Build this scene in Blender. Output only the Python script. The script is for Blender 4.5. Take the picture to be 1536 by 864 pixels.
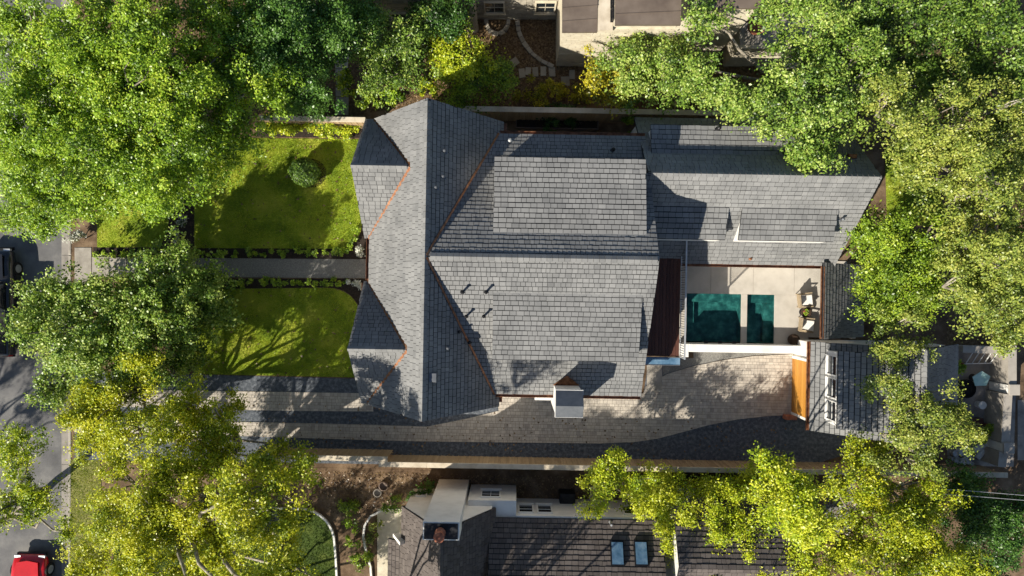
import bpy, math, random
import numpy as np
from mathutils import Vector, Matrix

for o in list(bpy.data.objects): bpy.data.objects.remove(o, do_unlink=True)
SC = bpy.context.scene
COL = SC.collection
rnd = random.Random(7)
rng = np.random.default_rng(11)

# ------------------------------------------------------------------ camera, sky, sun, exposure
H, S = 37.0, 28.0                      # drone height (m), picture scale on the ground (px per m of the 1536 px photo)
cam_d = bpy.data.cameras.new('camera'); cam = bpy.data.objects.new('camera', cam_d); COL.objects.link(cam)
cam.location = (0, 0, H); cam.rotation_euler = (0, 0, 0)
cam_d.sensor_width = 36; cam_d.lens = 36 * H / (1536 / S); cam_d.clip_start = .5; cam_d.clip_end = 3000
SC.camera = cam
SUN_E, SUN_A = math.radians(34), math.radians(45)     # elevation; direction the shadows run (from +X)
w = bpy.data.worlds.new('World'); SC.world = w; w.use_nodes = True
nt = w.node_tree; bg = nt.nodes['Background']
sky = nt.nodes.new('ShaderNodeTexSky'); sky.sky_type = 'NISHITA'; sky.sun_disc = False
sky.sun_elevation = SUN_E; sky.sun_rotation = math.radians(226); sky.air_density = 1.0; sky.dust_density = .6; sky.ozone_density = 1.5
nt.links.new(sky.outputs[0], bg.inputs[0]); bg.inputs[1].default_value = 0.066
sd = bpy.data.lights.new('sun', 'SUN'); sd.energy = 5.0; sd.angle = math.radians(.55); sd.color = (1, .93, .8)
sun = bpy.data.objects.new('sun', sd); COL.objects.link(sun)
dv = Vector((math.cos(SUN_E) * math.cos(SUN_A), math.cos(SUN_E) * math.sin(SUN_A), -math.sin(SUN_E)))
sun.rotation_euler = dv.to_track_quat('-Z', 'Y').to_euler(); sun.location = (-30, -30, 40)
vs = SC.view_settings; vs.view_transform = 'Standard'; vs.look = 'None'; vs.gamma = 1; vs.exposure = 0.7; vs.use_curve_mapping = False

# ------------------------------------------------------------------ helpers
def at(px, py, z=0.0):
    k = (H - z) / H / S
    return Vector(((px - 768) * k, (432 - py) * k, z))
ROT = math.radians(-1.0)               # the lots are laid out one degree clockwise of the picture
CR, SR = math.cos(ROT), math.sin(ROT)
def loc2w(x, y, z=0.0): return Vector((x * CR - y * SR, x * SR + y * CR, z))
def tag(o, label=None, cat=None, group=None, kind=None):
    if label: o['label'] = label
    if cat: o['category'] = cat
    if group: o['group'] = group
    if kind: o['kind'] = kind
    return o
def empty(name, loc=(0, 0, 0), rz=0.0, label=None, cat=None, group=None, parent=None):
    o = bpy.data.objects.new(name, None); COL.objects.link(o); o.location = loc; o.rotation_euler = (0, 0, rz)
    o.empty_display_size = .3
    if parent: o.parent = parent
    return tag(o, label, cat, group)
def link(name, me, m, parent=None):
    o = bpy.data.objects.new(name, me); COL.objects.link(o)
    if m is not None and not me.materials: me.materials.append(m)
    if parent: o.parent = parent
    return o
def copy_tree(o, parent=None):
    c = o.copy(); COL.objects.link(c); c.parent = parent
    for ch in o.children: copy_tree(ch, c)
    return c

class MB:
    def __init__(s): s.v = []; s.f = []; s.t = []; s.off = Vector((0, 0, 0))
    def face(s, pts, tone=.5):
        n = len(s.v); s.v += [tuple(p) for p in pts]; s.f.append(tuple(range(n, n + len(pts)))); s.t.append(tone)
    def mesh(s, vs, fs, tone=.5):
        n = len(s.v); s.v += [tuple(p) for p in vs]; s.f += [tuple(i + n for i in f) for f in fs]; s.t += [tone] * len(fs)
    def box(s, x0, x1, y0, y1, z0, z1, tone=.5, ch=0.0):
        c = min(ch, (x1 - x0) / 3, (y1 - y0) / 3, (z1 - z0) / 2)
        if c <= 0:
            vs = [(x, y, z) for z in (z0, z1) for y in (y0, y1) for x in (x0, x1)]
            fs = [(0, 2, 3, 1), (4, 5, 7, 6), (0, 1, 5, 4), (2, 6, 7, 3), (0, 4, 6, 2), (1, 3, 7, 5)]
            s.mesh(vs, fs, tone)
        else:   # chamfered top edge
            a = [(x0, y0), (x1, y0), (x1, y1), (x0, y1)]; b = [(x0 + c, y0 + c), (x1 - c, y0 + c), (x1 - c, y1 - c), (x0 + c, y1 - c)]
            vs = [(p[0], p[1], z0) for p in a] + [(p[0], p[1], z1 - c) for p in a] + [(p[0], p[1], z1) for p in b]
            fs = [(3, 2, 1, 0), (8, 9, 10, 11)]
            for i in range(4):
                j = (i + 1) % 4; fs += [(i, j, 4 + j, 4 + i), (4 + i, 4 + j, 8 + j, 8 + i)]
            s.mesh(vs, fs, tone)
    def prism(s, poly, axis, a0, a1, tone=.5):
        """poly: 2D points; axis 'z' (x,y), 'y' (x,z) or 'x' (y,z); extruded a0..a1"""
        def P(p, a): return {'z': (p[0], p[1], a), 'y': (p[0], a, p[1]), 'x': (a, p[0], p[1])}[axis]
        n = len(poly); vs = [P(p, a0) for p in poly] + [P(p, a1) for p in poly]
        fs = [tuple(range(n))[::-1], tuple(range(n, 2 * n))] + [(i, (i + 1) % n, n + (i + 1) % n, n + i) for i in range(n)]
        s.mesh(vs, fs, tone)
    def bar(s, p, q, wd, ht, up=(0, 0, 1), tone=.5):
        p, q = Vector(p), Vector(q); d = (q - p).normalized(); sd_ = d.cross(Vector(up)).normalized() * wd / 2; u = sd_.cross(d).normalized() * ht / 2
        vs = [c + a * sd_ + b * u for c in (p, q) for a, b in ((-1, -1), (1, -1), (1, 1), (-1, 1))]
        s.mesh(vs, [(3, 2, 1, 0), (4, 5, 6, 7), (0, 1, 5, 4), (1, 2, 6, 5), (2, 3, 7, 6), (3, 0, 4, 7)], tone)
    def tube(s, pts, rad, n=7, tone=.5, cap=True):
        pts = [Vector(p) for p in pts]; rings = []; prev = None
        for i, p in enumerate(pts):
            d = (pts[min(i + 1, len(pts) - 1)] - pts[max(i - 1, 0)]).normalized()
            a = d.orthogonal().normalized() if prev is None else (prev - d * prev.dot(d)).normalized()
            prev = a; b = d.cross(a); r = rad[i] if hasattr(rad, '__len__') else rad
            rings.append([p + (a * math.cos(2 * math.pi * k / n) + b * math.sin(2 * math.pi * k / n)) * r for k in range(n)])
        vs = [v for r in rings for v in r]
        fs = [(i * n + k, i * n + (k + 1) % n, (i + 1) * n + (k + 1) % n, (i + 1) * n + k) for i in range(len(pts) - 1) for k in range(n)]
        if cap: fs += [tuple(range(n))[::-1], tuple(range((len(pts) - 1) * n, len(pts) * n))]
        s.mesh(vs, fs, tone)
    def lathe(s, prof, c=(0, 0, 0), n=16, tone=.5):
        vs = []; fs = []
        for r, z in prof:
            for k in range(n): vs.append((c[0] + r * math.cos(2 * math.pi * k / n), c[1] + r * math.sin(2 * math.pi * k / n), c[2] + z))
        for i in range(len(prof) - 1):
            for k in range(n): fs.append((i * n + k, i * n + (k + 1) % n, (i + 1) * n + (k + 1) % n, (i + 1) * n + k))
        fs += [tuple(range(n))[::-1], tuple(range((len(prof) - 1) * n, len(prof) * n))]
        s.mesh(vs, fs, tone)
    def data(s, name, smooth=False):
        me = bpy.data.meshes.new(name); me.from_pydata([tuple(Vector(v) - s.off) for v in s.v], [], s.f)
        a = me.attributes.new('tone', 'FLOAT', 'FACE'); a.data.foreach_set('value', np.array(s.t, dtype=np.float32))
        if smooth: me.shade_smooth()
        me.update(); return me
    def build(s, name, m, parent=None, smooth=False): return link(name, s.data(name, smooth), m, parent)

def soup(name, V, nq, tone, m, parent=None):
    """V: (n*nq,3) vertices, every nq of them one face"""
    n = len(V) // nq; me = bpy.data.meshes.new(name)
    me.vertices.add(len(V)); me.vertices.foreach_set('co', np.ascontiguousarray(V, dtype=np.float32).ravel())
    me.loops.add(len(V)); me.loops.foreach_set('vertex_index', np.arange(len(V), dtype=np.int32))
    me.polygons.add(n); me.polygons.foreach_set('loop_start', np.arange(0, len(V), nq, dtype=np.int32))
    a = me.attributes.new('tone', 'FLOAT', 'FACE'); a.data.foreach_set('value', np.asarray(tone, dtype=np.float32))
    me.update(calc_edges=True); me.validate()
    return link(name, me, m, parent)

def clip(poly, rect):
    """area polygon clipped to the box rect=(u0,u1,v0,v1)"""
    for ax, lim, sg in ((0, rect[0], 1), (0, rect[1], -1), (1, rect[2], 1), (1, rect[3], -1)):
        out = []
        for i in range(len(poly)):
            a, b = poly[i - 1], poly[i]; da, db = (a[ax] - lim) * sg, (b[ax] - lim) * sg
            if (da < 0) != (db < 0):
                t = da / (da - db); out.append((a[0] + (b[0] - a[0]) * t, a[1] + (b[1] - a[1]) * t))
            if db >= 0: out.append(b)
        poly = out
        if len(poly) < 3: return None
    return poly

# ------------------------------------------------------------------ materials
MATS = {}
def mk(name, cols, rough=.8, scale=3., detail=6., tone=0., bump=0., bscale=None, metal=0., spec=.3, coords='pos', stretch=(1, 1, 1), contrast=(.3, .7), coat=0.):
    m = bpy.data.materials.new(name); m.use_nodes = True; t = m.node_tree; N, Lk = t.nodes, t.links; b = N['Principled BSDF']
    b.inputs['Roughness'].default_value = rough; b.inputs['Metallic'].default_value = metal; b.inputs['Specular IOR Level'].default_value = spec
    if coat: b.inputs['Coat Weight'].default_value = coat
    g = N.new('ShaderNodeNewGeometry'); mp = N.new('ShaderNodeMapping'); mp.inputs['Scale'].default_value = stretch
    Lk.new(g.outputs['Position'], mp.inputs['Vector'])
    nz = N.new('ShaderNodeTexNoise'); nz.inputs['Scale'].default_value = scale; nz.inputs['Detail'].default_value = detail; nz.inputs['Roughness'].default_value = .62
    Lk.new(mp.outputs[0], nz.inputs['Vector'])
    mr = N.new('ShaderNodeMapRange'); mr.inputs[1].default_value = contrast[0]; mr.inputs[2].default_value = contrast[1]; Lk.new(nz.outputs[0], mr.inputs[0])
    fac = mr.outputs[0]
    if tone:
        at_ = N.new('ShaderNodeAttribute'); at_.attribute_name = 'tone'
        mx = N.new('ShaderNodeMix'); mx.inputs[0].default_value = tone; Lk.new(fac, mx.inputs[2]); Lk.new(at_.outputs['Fac'], mx.inputs[3]); fac = mx.outputs[0]
    rp = N.new('ShaderNodeValToRGB'); cr = rp.color_ramp
    while len(cr.elements) < len(cols): cr.elements.new(.5)
    for i, c in enumerate(cols): cr.elements[i].position = i / max(1, len(cols) - 1); cr.elements[i].color = (*c, 1)
    Lk.new(fac, rp.inputs[0]); Lk.new(rp.outputs[0], b.inputs['Base Color'])
    if bump:
        n2 = N.new('ShaderNodeTexNoise'); n2.inputs['Scale'].default_value = bscale or scale * 6; n2.inputs['Detail'].default_value = 4
        Lk.new(mp.outputs[0], n2.inputs['Vector'])
        bp = N.new('ShaderNodeBump'); bp.inputs['Strength'].default_value = bump; bp.inputs['Distance'].default_value = .03
        Lk.new(n2.outputs[0], bp.inputs['Height']); Lk.new(bp.outputs[0], b.inputs['Normal'])
    MATS[name] = m; return m
def leafmat(name, cols, trans=.27):
    m = bpy.data.materials.new(name); m.use_nodes = True; t = m.node_tree; N, Lk = t.nodes, t.links
    out = N['Material Output']; b = N['Principled BSDF']; b.inputs['Roughness'].default_value = .4; b.inputs['Specular IOR Level'].default_value = .45
    a = N.new('ShaderNodeAttribute'); a.attribute_name = 'tone'
    rp = N.new('ShaderNodeValToRGB'); cr = rp.color_ramp
    while len(cr.elements) < len(cols): cr.elements.new(.5)
    for i, c in enumerate(cols): cr.elements[i].position = i / (len(cols) - 1); cr.elements[i].color = (*c, 1)
    Lk.new(a.outputs['Fac'], rp.inputs[0]); Lk.new(rp.outputs[0], b.inputs['Base Color'])
    tr = N.new('ShaderNodeBsdfTranslucent'); br = N.new('ShaderNodeMix'); br.data_type = 'RGBA'; br.blend_type = 'MULTIPLY'; br.inputs[0].default_value = 1
    Lk.new(rp.outputs[0], br.inputs[6]); br.inputs[7].default_value = (1.35, 1.25, .6, 1); Lk.new(br.outputs[2], tr.inputs[0])
    ms = N.new('ShaderNodeMixShader'); ms.inputs[0].default_value = trans
    Lk.new(b.outputs[0], ms.inputs[1]); Lk.new(tr.outputs[0], ms.inputs[2]); Lk.new(ms.outputs[0], out.inputs[0])
    MATS[name] = m; return m

mk('soil', [(.06, .037, .021), (.135, .088, .053), (.25, .175, .11)], scale=1.1, bump=.5, bscale=18, rough=.95)
mk('leaf_litter', [(.05, .03, .015), (.13, .085, .045), (.24, .17, .10)], scale=7, bump=.8, bscale=25, rough=.95)
mk('mulch', [(.012, .009, .007), (.03, .022, .017), (.05, .036, .028)], scale=9, bump=.8, rough=.95)
mk('asphalt', [(.085, .084, .087), (.14, .137, .137), (.22, .212, .2)], scale=.7, detail=11, bump=.25, bscale=60, rough=.9)
mk('concrete', [(.23, .205, .175), (.34, .31, .27), (.42, .385, .34)], scale=1.8, bump=.12, bscale=50, rough=.85, tone=.35)
mk('gutter_concrete', [(.15, .135, .12), (.26, .235, .21), (.33, .3, .265)], scale=1.4, bump=.12, bscale=50, rough=.85)
mk('dark_gravel', [(.04, .048, .06), (.09, .102, .122), (.21, .225, .25)], scale=6, detail=12, bump=.9, bscale=34, rough=.9, contrast=(.25, .75))
mk('grey_aggregate', [(.10, .098, .092), (.19, .185, .172), (.30, .29, .265)], scale=22, bump=.6, bscale=40, rough=.9, contrast=(.25, .75))
mk('paver', [(.27, .24, .21), (.44, .395, .34), (.58, .525, .45)], scale=2.6, tone=.55, detail=9, bump=.15, rough=.85)
mk('paver_bed', [(.12, .105, .09), (.2, .175, .15)], scale=8, rough=.95)
mk('lawn', [(.12, .19, .014), (.235, .315, .022), (.40, .42, .055)], scale=.8, detail=10, contrast=(.36, .64), bump=.6, bscale=45, rough=.95)
mk('painted_shade_turf', [(.03, .045, .01), (.06, .095, .016), (.12, .15, .03)], scale=1.2, bump=.6, bscale=45, rough=.95)  # tree shade over the neighbour lawn is put into this darker green
mk('dry_lawn', [(.12, .13, .03), (.2, .2, .06), (.28, .25, .1)], scale=1.6, bump=.6, bscale=45, rough=.95)
mk('deck_plaster', [(.36, .33, .285), (.45, .415, .365), (.51, .475, .42)], scale=1.2, bump=.06, rough=.7, contrast=(.25, .75))
mk('white_wall', [(.66, .64, .60), (.76, .74, .70), (.80, .78, .745)], scale=1.5, bump=.06, bscale=30, rough=.7)
mk('cream_wall', [(.45, .40, .30), (.56, .50, .385), (.64, .585, .46)], scale=2.5, bump=.2, bscale=12, rough=.8)
mk('stone_wall', [(.24, .215, .175), (.36, .325, .265), (.47, .43, .355)], scale=2.2, bump=.4, bscale=9, rough=.85, tone=.55)
mk('shingle', [(.118, .119, .12), (.195, .195, .193), (.275, .273, .267)], scale=.9, detail=9, tone=.5, bump=.1, bscale=55, rough=.85, spec=.25)
mk('roof_deck', [(.018, .019, .021), (.03, .031, .033)], scale=6, rough=.9)
mk('brown_shingle', [(.06, .05, .046), (.115, .098, .09), (.18, .155, .142)], scale=2.4, tone=.62, bump=.25, bscale=55, rough=.9, spec=.2)
mk('copper', [(.10, .045, .025), (.25, .11, .055), (.42, .21, .11)], scale=5, rough=.45, metal=.55, spec=.4)
mk('dark_metal', [(.018, .018, .02), (.035, .035, .038)], scale=6, rough=.45, metal=.6)
mk('grey_metal', [(.12, .13, .145), (.18, .19, .205)], scale=3, rough=.5, metal=.5)
mk('light_metal', [(.45, .46, .47), (.6, .6, .6)], scale=5, rough=.4, metal=.5)
mk('brown_metal', [(.12, .092, .075), (.16, .125, .1), (.195, .155, .125)], scale=1.2, rough=.5, metal=.25)
mk('deck_wood', [(.045, .018, .014), (.075, .03, .022), (.11, .045, .03)], scale=3, stretch=(8, 1, 1), tone=.5, rough=.55)
mk('door_wood', [(.28, .11, .02), (.5, .225, .04), (.64, .33, .07)], scale=3, detail=9, stretch=(1, 1, 14), tone=.55, rough=.4)
mk('fence_wood', [(.25, .17, .095), (.35, .25, .145), (.44, .325, .195)], scale=2.2, stretch=(4, 4, .6), tone=.5, rough=.85)
mk('cap_wood', [(.42, .35, .26), (.55, .475, .365), (.64, .565, .45)], scale=1.8, rough=.8)
mk('bark', [(.05, .04, .03), (.11, .09, .07), (.2, .17, .14)], scale=6, stretch=(1, 1, .3), bump=.6, rough=.95)
mk('pale_bark', [(.10, .085, .065), (.24, .21, .165), (.46, .42, .35)], scale=4, stretch=(1, 1, .5), bump=.3, rough=.9)
mk('glass', [(.012, .016, .02), (.02, .026, .032)], scale=2, rough=.06, spec=.8)
mk('blue_glass', [(.03, .085, .15), (.10, .19, .29), (.2, .3, .4)], scale=2, rough=.05, spec=.9)
mk('black_paint', [(.012, .012, .014), (.02, .02, .022)], scale=4, rough=.2, coat=.6, spec=.5)
mk('red_paint', [(.45, .006, .01), (.6, .01, .014)], scale=2, rough=.25, coat=.6, spec=.5)
mk('rubber', [(.012, .012, .012), (.025, .025, .025)], scale=9, rough=.9)
mk('red_lens', [(.35, .01, .01), (.5, .02, .015)], scale=9, rough=.2)
mk('wicker', [(.22, .165, .10), (.36, .28, .18), (.46, .37, .25)], scale=26, rough=.8, bump=.6, bscale=60)
mk('cushion', [(.7, .68, .63), (.8, .78, .74)], scale=4, rough=.95, bump=.2)
mk('brown_wicker', [(.03, .018, .012), (.075, .045, .028)], scale=24, rough=.8, bump=.7, bscale=60)
mk('terracotta', [(.2, .065, .035), (.33, .12, .07), (.4, .17, .1)], scale=5, rough=.85)
mk('pool_plaster', [(.018, .055, .058), (.042, .105, .105), (.11, .21, .2)], scale=2.5, contrast=(.35, .65), rough=.8)
mk('plastic_white', [(.6, .61, .6), (.72, .72, .7)], scale=3, rough=.4)
mk('teal_cloth', [(.28, .5, .47), (.45, .62, .58)], scale=3, rough=.7)
mk('planter_steel', [(.14, .1, .08), (.2, .15, .12)], scale=3, rough=.7)
leafmat('leaf_bright', [(0.038, 0.085, 0.007), (0.151, 0.272, 0.017), (0.316, 0.481, 0.031), (0.475, 0.574, 0.058)])
leafmat('leaf_dark', [(0.03, 0.065, 0.012), (0.115, 0.21, 0.028), (0.245, 0.375, 0.05), (0.45, 0.53, 0.13)])
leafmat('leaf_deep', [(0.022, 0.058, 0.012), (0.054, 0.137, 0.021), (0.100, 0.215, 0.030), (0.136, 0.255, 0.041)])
leafmat('leaf_yellow', [(0.055, 0.095, 0.005), (0.21, 0.29, 0.012), (0.4, 0.455, 0.016), (0.58, 0.58, 0.035)])
leafmat('leaf_lime', [(0.065, 0.12, 0.006), (0.235, 0.345, 0.013), (0.43, 0.51, 0.018), (0.58, 0.6, 0.04)])
leafmat('leaf_olive', [(0.045, 0.08, 0.014), (0.14, 0.205, 0.03), (0.27, 0.335, 0.05), (0.45, 0.47, 0.1)])
leafmat('leaf_gold', [(0.114, 0.125, 0.008), (0.293, 0.296, 0.016), (0.488, 0.437, 0.019), (0.584, 0.488, 0.036)])
leafmat('leaf_shrub', [(0.070, 0.130, 0.011), (0.187, 0.302, 0.022), (0.328, 0.454, 0.036), (0.405, 0.489, 0.047)])
leafmat('petal_white', [(.05, .10, .02), (.55, .56, .5), (.75, .75, .72)], trans=.2)
leafmat('grass_blade', [(0.09, 0.16, 0.01), (0.22, 0.31, 0.018), (0.36, 0.42, 0.028), (0.44, 0.42, 0.06)], trans=.3)
leafmat('painted_shade_blade', [(.02, .04, .006), (.05, .09, .012), (.09, .14, .02)], trans=.3)  # blades for that lawn, darkened to carry the same painted shade
leafmat('litter_leaf', [(.06, .035, .016), (.15, .09, .04), (.28, .19, .09)], trans=.1)
def watermat():
    m = bpy.data.materials.new('water'); m.use_nodes = True; t = m.node_tree; N, Lk = t.nodes, t.links; out = N['Material Output']; N.remove(N['Principled BSDF'])
    tr = N.new('ShaderNodeBsdfTransparent'); tr.inputs[0].default_value = (.5, .84, .82, 1)
    gl = N.new('ShaderNodeBsdfGlossy'); gl.inputs['Roughness'].default_value = .02
    lw = N.new('ShaderNodeLayerWeight'); pw_ = N.new('ShaderNodeMath'); pw_.operation = 'POWER'; pw_.inputs[1].default_value = 5; fr = N.new('ShaderNodeMath'); fr.operation = 'MULTIPLY_ADD'; fr.inputs[1].default_value = .9; fr.inputs[2].default_value = .03; Lk.new(lw.outputs['Facing'], pw_.inputs[0]); Lk.new(pw_.outputs[0], fr.inputs[0])
    nz = N.new('ShaderNodeTexNoise'); nz.inputs['Scale'].default_value = 3; bp = N.new('ShaderNodeBump'); bp.inputs['Strength'].default_value = .25; bp.inputs['Distance'].default_value = .05
    g = N.new('ShaderNodeNewGeometry'); Lk.new(g.outputs['Position'], nz.inputs['Vector']); Lk.new(nz.outputs[0], bp.inputs['Height'])
    Lk.new(bp.outputs[0], gl.inputs['Normal'])
    ms = N.new('ShaderNodeMixShader'); Lk.new(fr.outputs[0], ms.inputs[0]); Lk.new(tr.outputs[0], ms.inputs[1]); Lk.new(gl.outputs[0], ms.inputs[2]); Lk.new(ms.outputs[0], out.inputs[0])
    MATS['water'] = m
watermat()
M = MATS

# ------------------------------------------------------------------ the ground and everything flat
POOL = (9.36, 12.28, -2.70, -.12); SPA = (12.60, 14.06, -2.72, -.08)       # x0,x1,y0,y1 in lot coordinates
HOLE = (9.30, 14.12, -2.74, -.06)
def ring(name, outer, z, m):
    hx0, hx1, hy0, hy1 = HOLE; inn = [loc2w(*p, z) for p in ((hx0, hy0), (hx1, hy0), (hx1, hy1), (hx0, hy1))]; out = [Vector((*p, z)) for p in outer]
    b = MB()
    for i in range(4): j = (i + 1) % 4; b.face([out[i], out[j], inn[j], inn[i]])
    return tag(b.build(name, m), kind='structure')
ring('ground', [(-900, -900), (900, -900), (900, 900), (-900, 900)], -.16, M['soil'])
ring('terrain', [(-23.62, -160), (160, -160), (160, 160), (-23.62, 160)], 0, M['soil'])
def sheet(name, pts, z, m, kind='structure', local=False):
    b = MB(); b.face([(loc2w(*p, z) if local else Vector((*at(*p).xy, z))) for p in pts])
    o = b.build(name, m)
    if o.data.polygons[0].normal.z < 0: o.data.flip_normals()
    return tag(o, kind=kind)
def arc(cx, cy, r, a0, a1, n=7, ry=None):
    ry = r if ry is None else ry
    return [(cx + r * math.cos(math.radians(a0 + (a1 - a0) * i / n)), cy + ry * math.sin(math.radians(a0 + (a1 - a0) * i / n))) for i in range(n + 1)]
b = MB(); b.face([(-60, -160, -.12), (-23.6, -160, -.12), (-23.6, 160, -.12), (-60, 160, -.12)]); tag(b.build('street', M['asphalt']), kind='structure')
# gutter pan and kerb in cast lengths
kr = empty('curb', (0, 0, 0)); tag(kr, kind='structure')
for i in range(16):
    y0 = 17.5 - i * 2.25; y1 = y0 - 2.23
    b = MB(); b.box(-23.76, -23.6, y1, y0, -.15, .03, rnd.random(), .03); b.build('curb_length', M['concrete'], kr)
    b = MB(); b.box(-24.2, -23.765, y1, y0, -.15, -.105 + .002 * (i % 2), rnd.random()); b.build('gutter_slab', M['gutter_concrete'], kr)

# lawns
UP = [(292, 206), (540, 209), (545, 300)] + arc(505, 335, 38, 0, 90, 7) + [(292, 372)]
LO = [(294, 434), (470, 432)] + arc(492, 474, 48, -90, -5, 8, 42) + [(538, 566), (300, 561), (288, 556)]
PK = [(146, 205), (255, 205), (252, 345), (240, 371), (146, 371)]
SL = [(104, 690), (150, 690), (160, 864), (104, 900)]
BL = [(170, 765), (440, 766)] + arc(452, 816, 50, -80, 0, 6) + [(505, 900), (170, 900)]
RL = [(1327, 222), (1400, 222), (1420, 345), (1330, 330)]
LAWNS = [('lawn', UP, 'lawn'), ('lawn', LO, 'lawn'), ('parkway_lawn', PK, 'lawn'), ('verge_lawn', SL, 'dry_lawn'), ('neighbour_lawn', BL, 'painted_shade_turf'), ('rear_lawn', RL, 'lawn')]
def inside(P, poly):
    x, y = P[:, 0], P[:, 1]; r = np.zeros(len(P), bool); n = len(poly)
    for i in range(n):
        (x0, y0), (x1, y1) = poly[i - 1], poly[i]
        c = ((y0 > y) != (y1 > y)) & (x < (x1 - x0) * (y - y0) / ((y1 - y0) or 1e-9) + x0); r ^= c
    return r
def scatter_px(poly, n):
    xs = [p[0] for p in poly]; ys = [p[1] for p in poly]
    P = np.column_stack([rng.uniform(min(xs), max(xs), n), rng.uniform(min(ys), max(ys), n)]); return P[inside(P, poly)]
def grass(name, poly, z, dens, m, hgt=.06, label=None):
    xs = [p[0] for p in poly]; ys = [p[1] for p in poly]; A = (max(xs) - min(xs)) * (max(ys) - min(ys)) / S / S
    P = scatter_px(poly, int(A * dens)); n = len(P); x = (P[:, 0] - 768) / S; y = (432 - P[:, 1]) / S
    a = rng.uniform(0, 6.28, n); l = rng.uniform(.6, 1.3, n) * hgt; wd = .014
    V = np.zeros((n, 3, 3)); V[:, 0] = np.column_stack([x - np.cos(a) * wd, y - np.sin(a) * wd, np.full(n, z)]); V[:, 1] = np.column_stack([x + np.cos(a) * wd, y + np.sin(a) * wd, np.full(n, z)])
    V[:, 2] = np.column_stack([x + rng.normal(0, .03, n), y + rng.normal(0, .03, n), z + l])
    o = soup(name, V.reshape(-1, 3), 3, np.clip(rng.normal(.5, .2, n) + .18 * np.sin(x * 1.7 + np.sin(y * 2.3) * 1.5), 0, 1), m)
    return tag(o, label, 'grass' if label else None, None, 'stuff')
GL = ['short mown grass of the lawn beside the clipped ball shrub', 'short mown grass of the lawn above the paver driveway', 'mown grass of the strip between street and front lawn', 'thin dry grass of the verge along the curb', 'grass with tree shade in its colour inside the curved white edging', 'grass of the sunny rear lawn behind the long wing']
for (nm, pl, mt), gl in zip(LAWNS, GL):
    sheet(nm, pl, .016, M[mt]); grass('grass', pl, .016, 1100 if nm == 'lawn' else 600, M['painted_shade_blade' if nm == 'neighbour_lawn' else 'grass_blade'], .05, gl)

# planting beds
sheet('hedge_bed', [(385, 182), (546, 184), (540, 207), (385, 205)], .010, M['mulch'])
sheet('walk_bed', [(140, 371), (292, 372), (505, 373)] + arc(505, 335, 39, 90, 0, 7) + [(546, 240), (556, 240), (556, 389), (140, 387)], .011, M['mulch'])
sheet('walk_bed', [(292, 418), (556, 418), (556, 560), (540, 560), (540, 474)] + arc(492, 474, 49, -5, -90, 8, 43) + [(292, 433)], .011, M['mulch'])
sheet('side_bed', [(255, 205), (291, 205), (291, 372), (240, 372), (253, 345)], .009, M['mulch'])
sheet('side_bed', [(255, 434), (293, 434), (288, 556), (255, 556)], .009, M['mulch'])
# the front walk: concrete squares, then a gravel run
fw = tag(empty('front_walk', at(108, 400)), kind='structure')
def slab(parent, x0, x1, y0, y1, m, nm='slab', z1=.035):
    b = MB(); p, q = at(x0, y1), at(x1, y0); b.off = parent.location
    b.box(p.x + .012, q.x - .012, p.y + .012, q.y - .012, -.02, z1 + rnd.uniform(-.004, .004), rnd.random(), .01); return b.build(nm, m, parent)
slab(fw, 112, 138, 371, 440, M['concrete'])
for i in range(6): slab(fw, 138 + i * 26.2, 138 + (i + 1) * 26.2, 385, 415, M['concrete'])
sheet('gravel_walk', [(295.5, 387), (556, 389), (556, 417.5), (295.5, 415.5)], .024, M['grey_aggregate'])

# driveway: dark gravel bed, two paver ribbons and the motor court
sheet('gravel_drive', [(112, 556), (300, 562), (538, 568), (760, 568), (770, 590), (965, 592), (972, 546), (1040, 546), (1192, 530), (1192, 622), (1300, 630), (1300, 672), (1190, 706), (430, 694), (112, 690)], .012, M['dark_gravel'])
court = [(745, 588), (965, 590), (968, 580)] + [(1000, 561), (1040, 549), (1085, 540), (1130, 534), (1191, 531), (1191, 622), (1150, 624), (1105, 629), (1060, 638), (1020, 649), (985, 658), (950, 663), (900, 665), (640, 662), (560, 660), (300, 652), (112, 648), (112, 628), (420, 634), (560, 637), (640, 640), (700, 628), (748, 616)]
rib = [(112, 582), (300, 586), (560, 590), (560, 617), (420, 616), (300, 613), (112, 608)]
patch = [(968, 546), (993, 546), (993, 590), (968, 590)]
def pavers(name, poly, z, m, label=None):
    P = [at(*p).xy for p in poly]; P = [(x * CR + y * SR, -x * SR + y * CR) for x, y in P]
    xs = [p[0] for p in P]; ys = [p[1] for p in P]; b = MB(); y = min(ys); row = 0
    while y < max(ys):
        h_ = (.14, .2, .14, .2)[row % 4]; x = min(xs) - rnd.uniform(0, .2); row += 1
        while x < max(xs):
            wd = rnd.choice((.14, .2, .2, .27)); c = clip(P, (x + .006, x + wd - .006, y + .006, y + h_ - .006)); x += wd
            if not c: continue
            tn = min(1, max(0, rnd.gauss(.5, .24))); zz = z + rnd.uniform(-.004, .004); n = len(c)
            top = [loc2w(p[0], p[1], zz) for p in c]; bot = [loc2w(p[0], p[1], z - .03) for p in c]
            b.mesh(top + bot, [tuple(range(n))] + [(i, n + i, n + (i + 1) % n, (i + 1) % n) for i in range(n)], tn)
        y += h_
    return tag(b.build(name, m), label, 'pavers' if label else None, None, 'stuff')
for nm, pl, lb in (('court_pavers', court, 'beige concrete pavers of the motor court and long drive ribbon'), ('ribbon_pavers', rib, 'beige pavers of the drive ribbon along the lawn')):
    sheet('paver_bed', pl, .018, M['paver_bed']); pavers(nm, pl, .045, M['paver'], lb)
sheet('stoop_slab', [(970, 546), (993, 546), (993, 585), (970, 589)], .055, M['concrete'])
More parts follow.
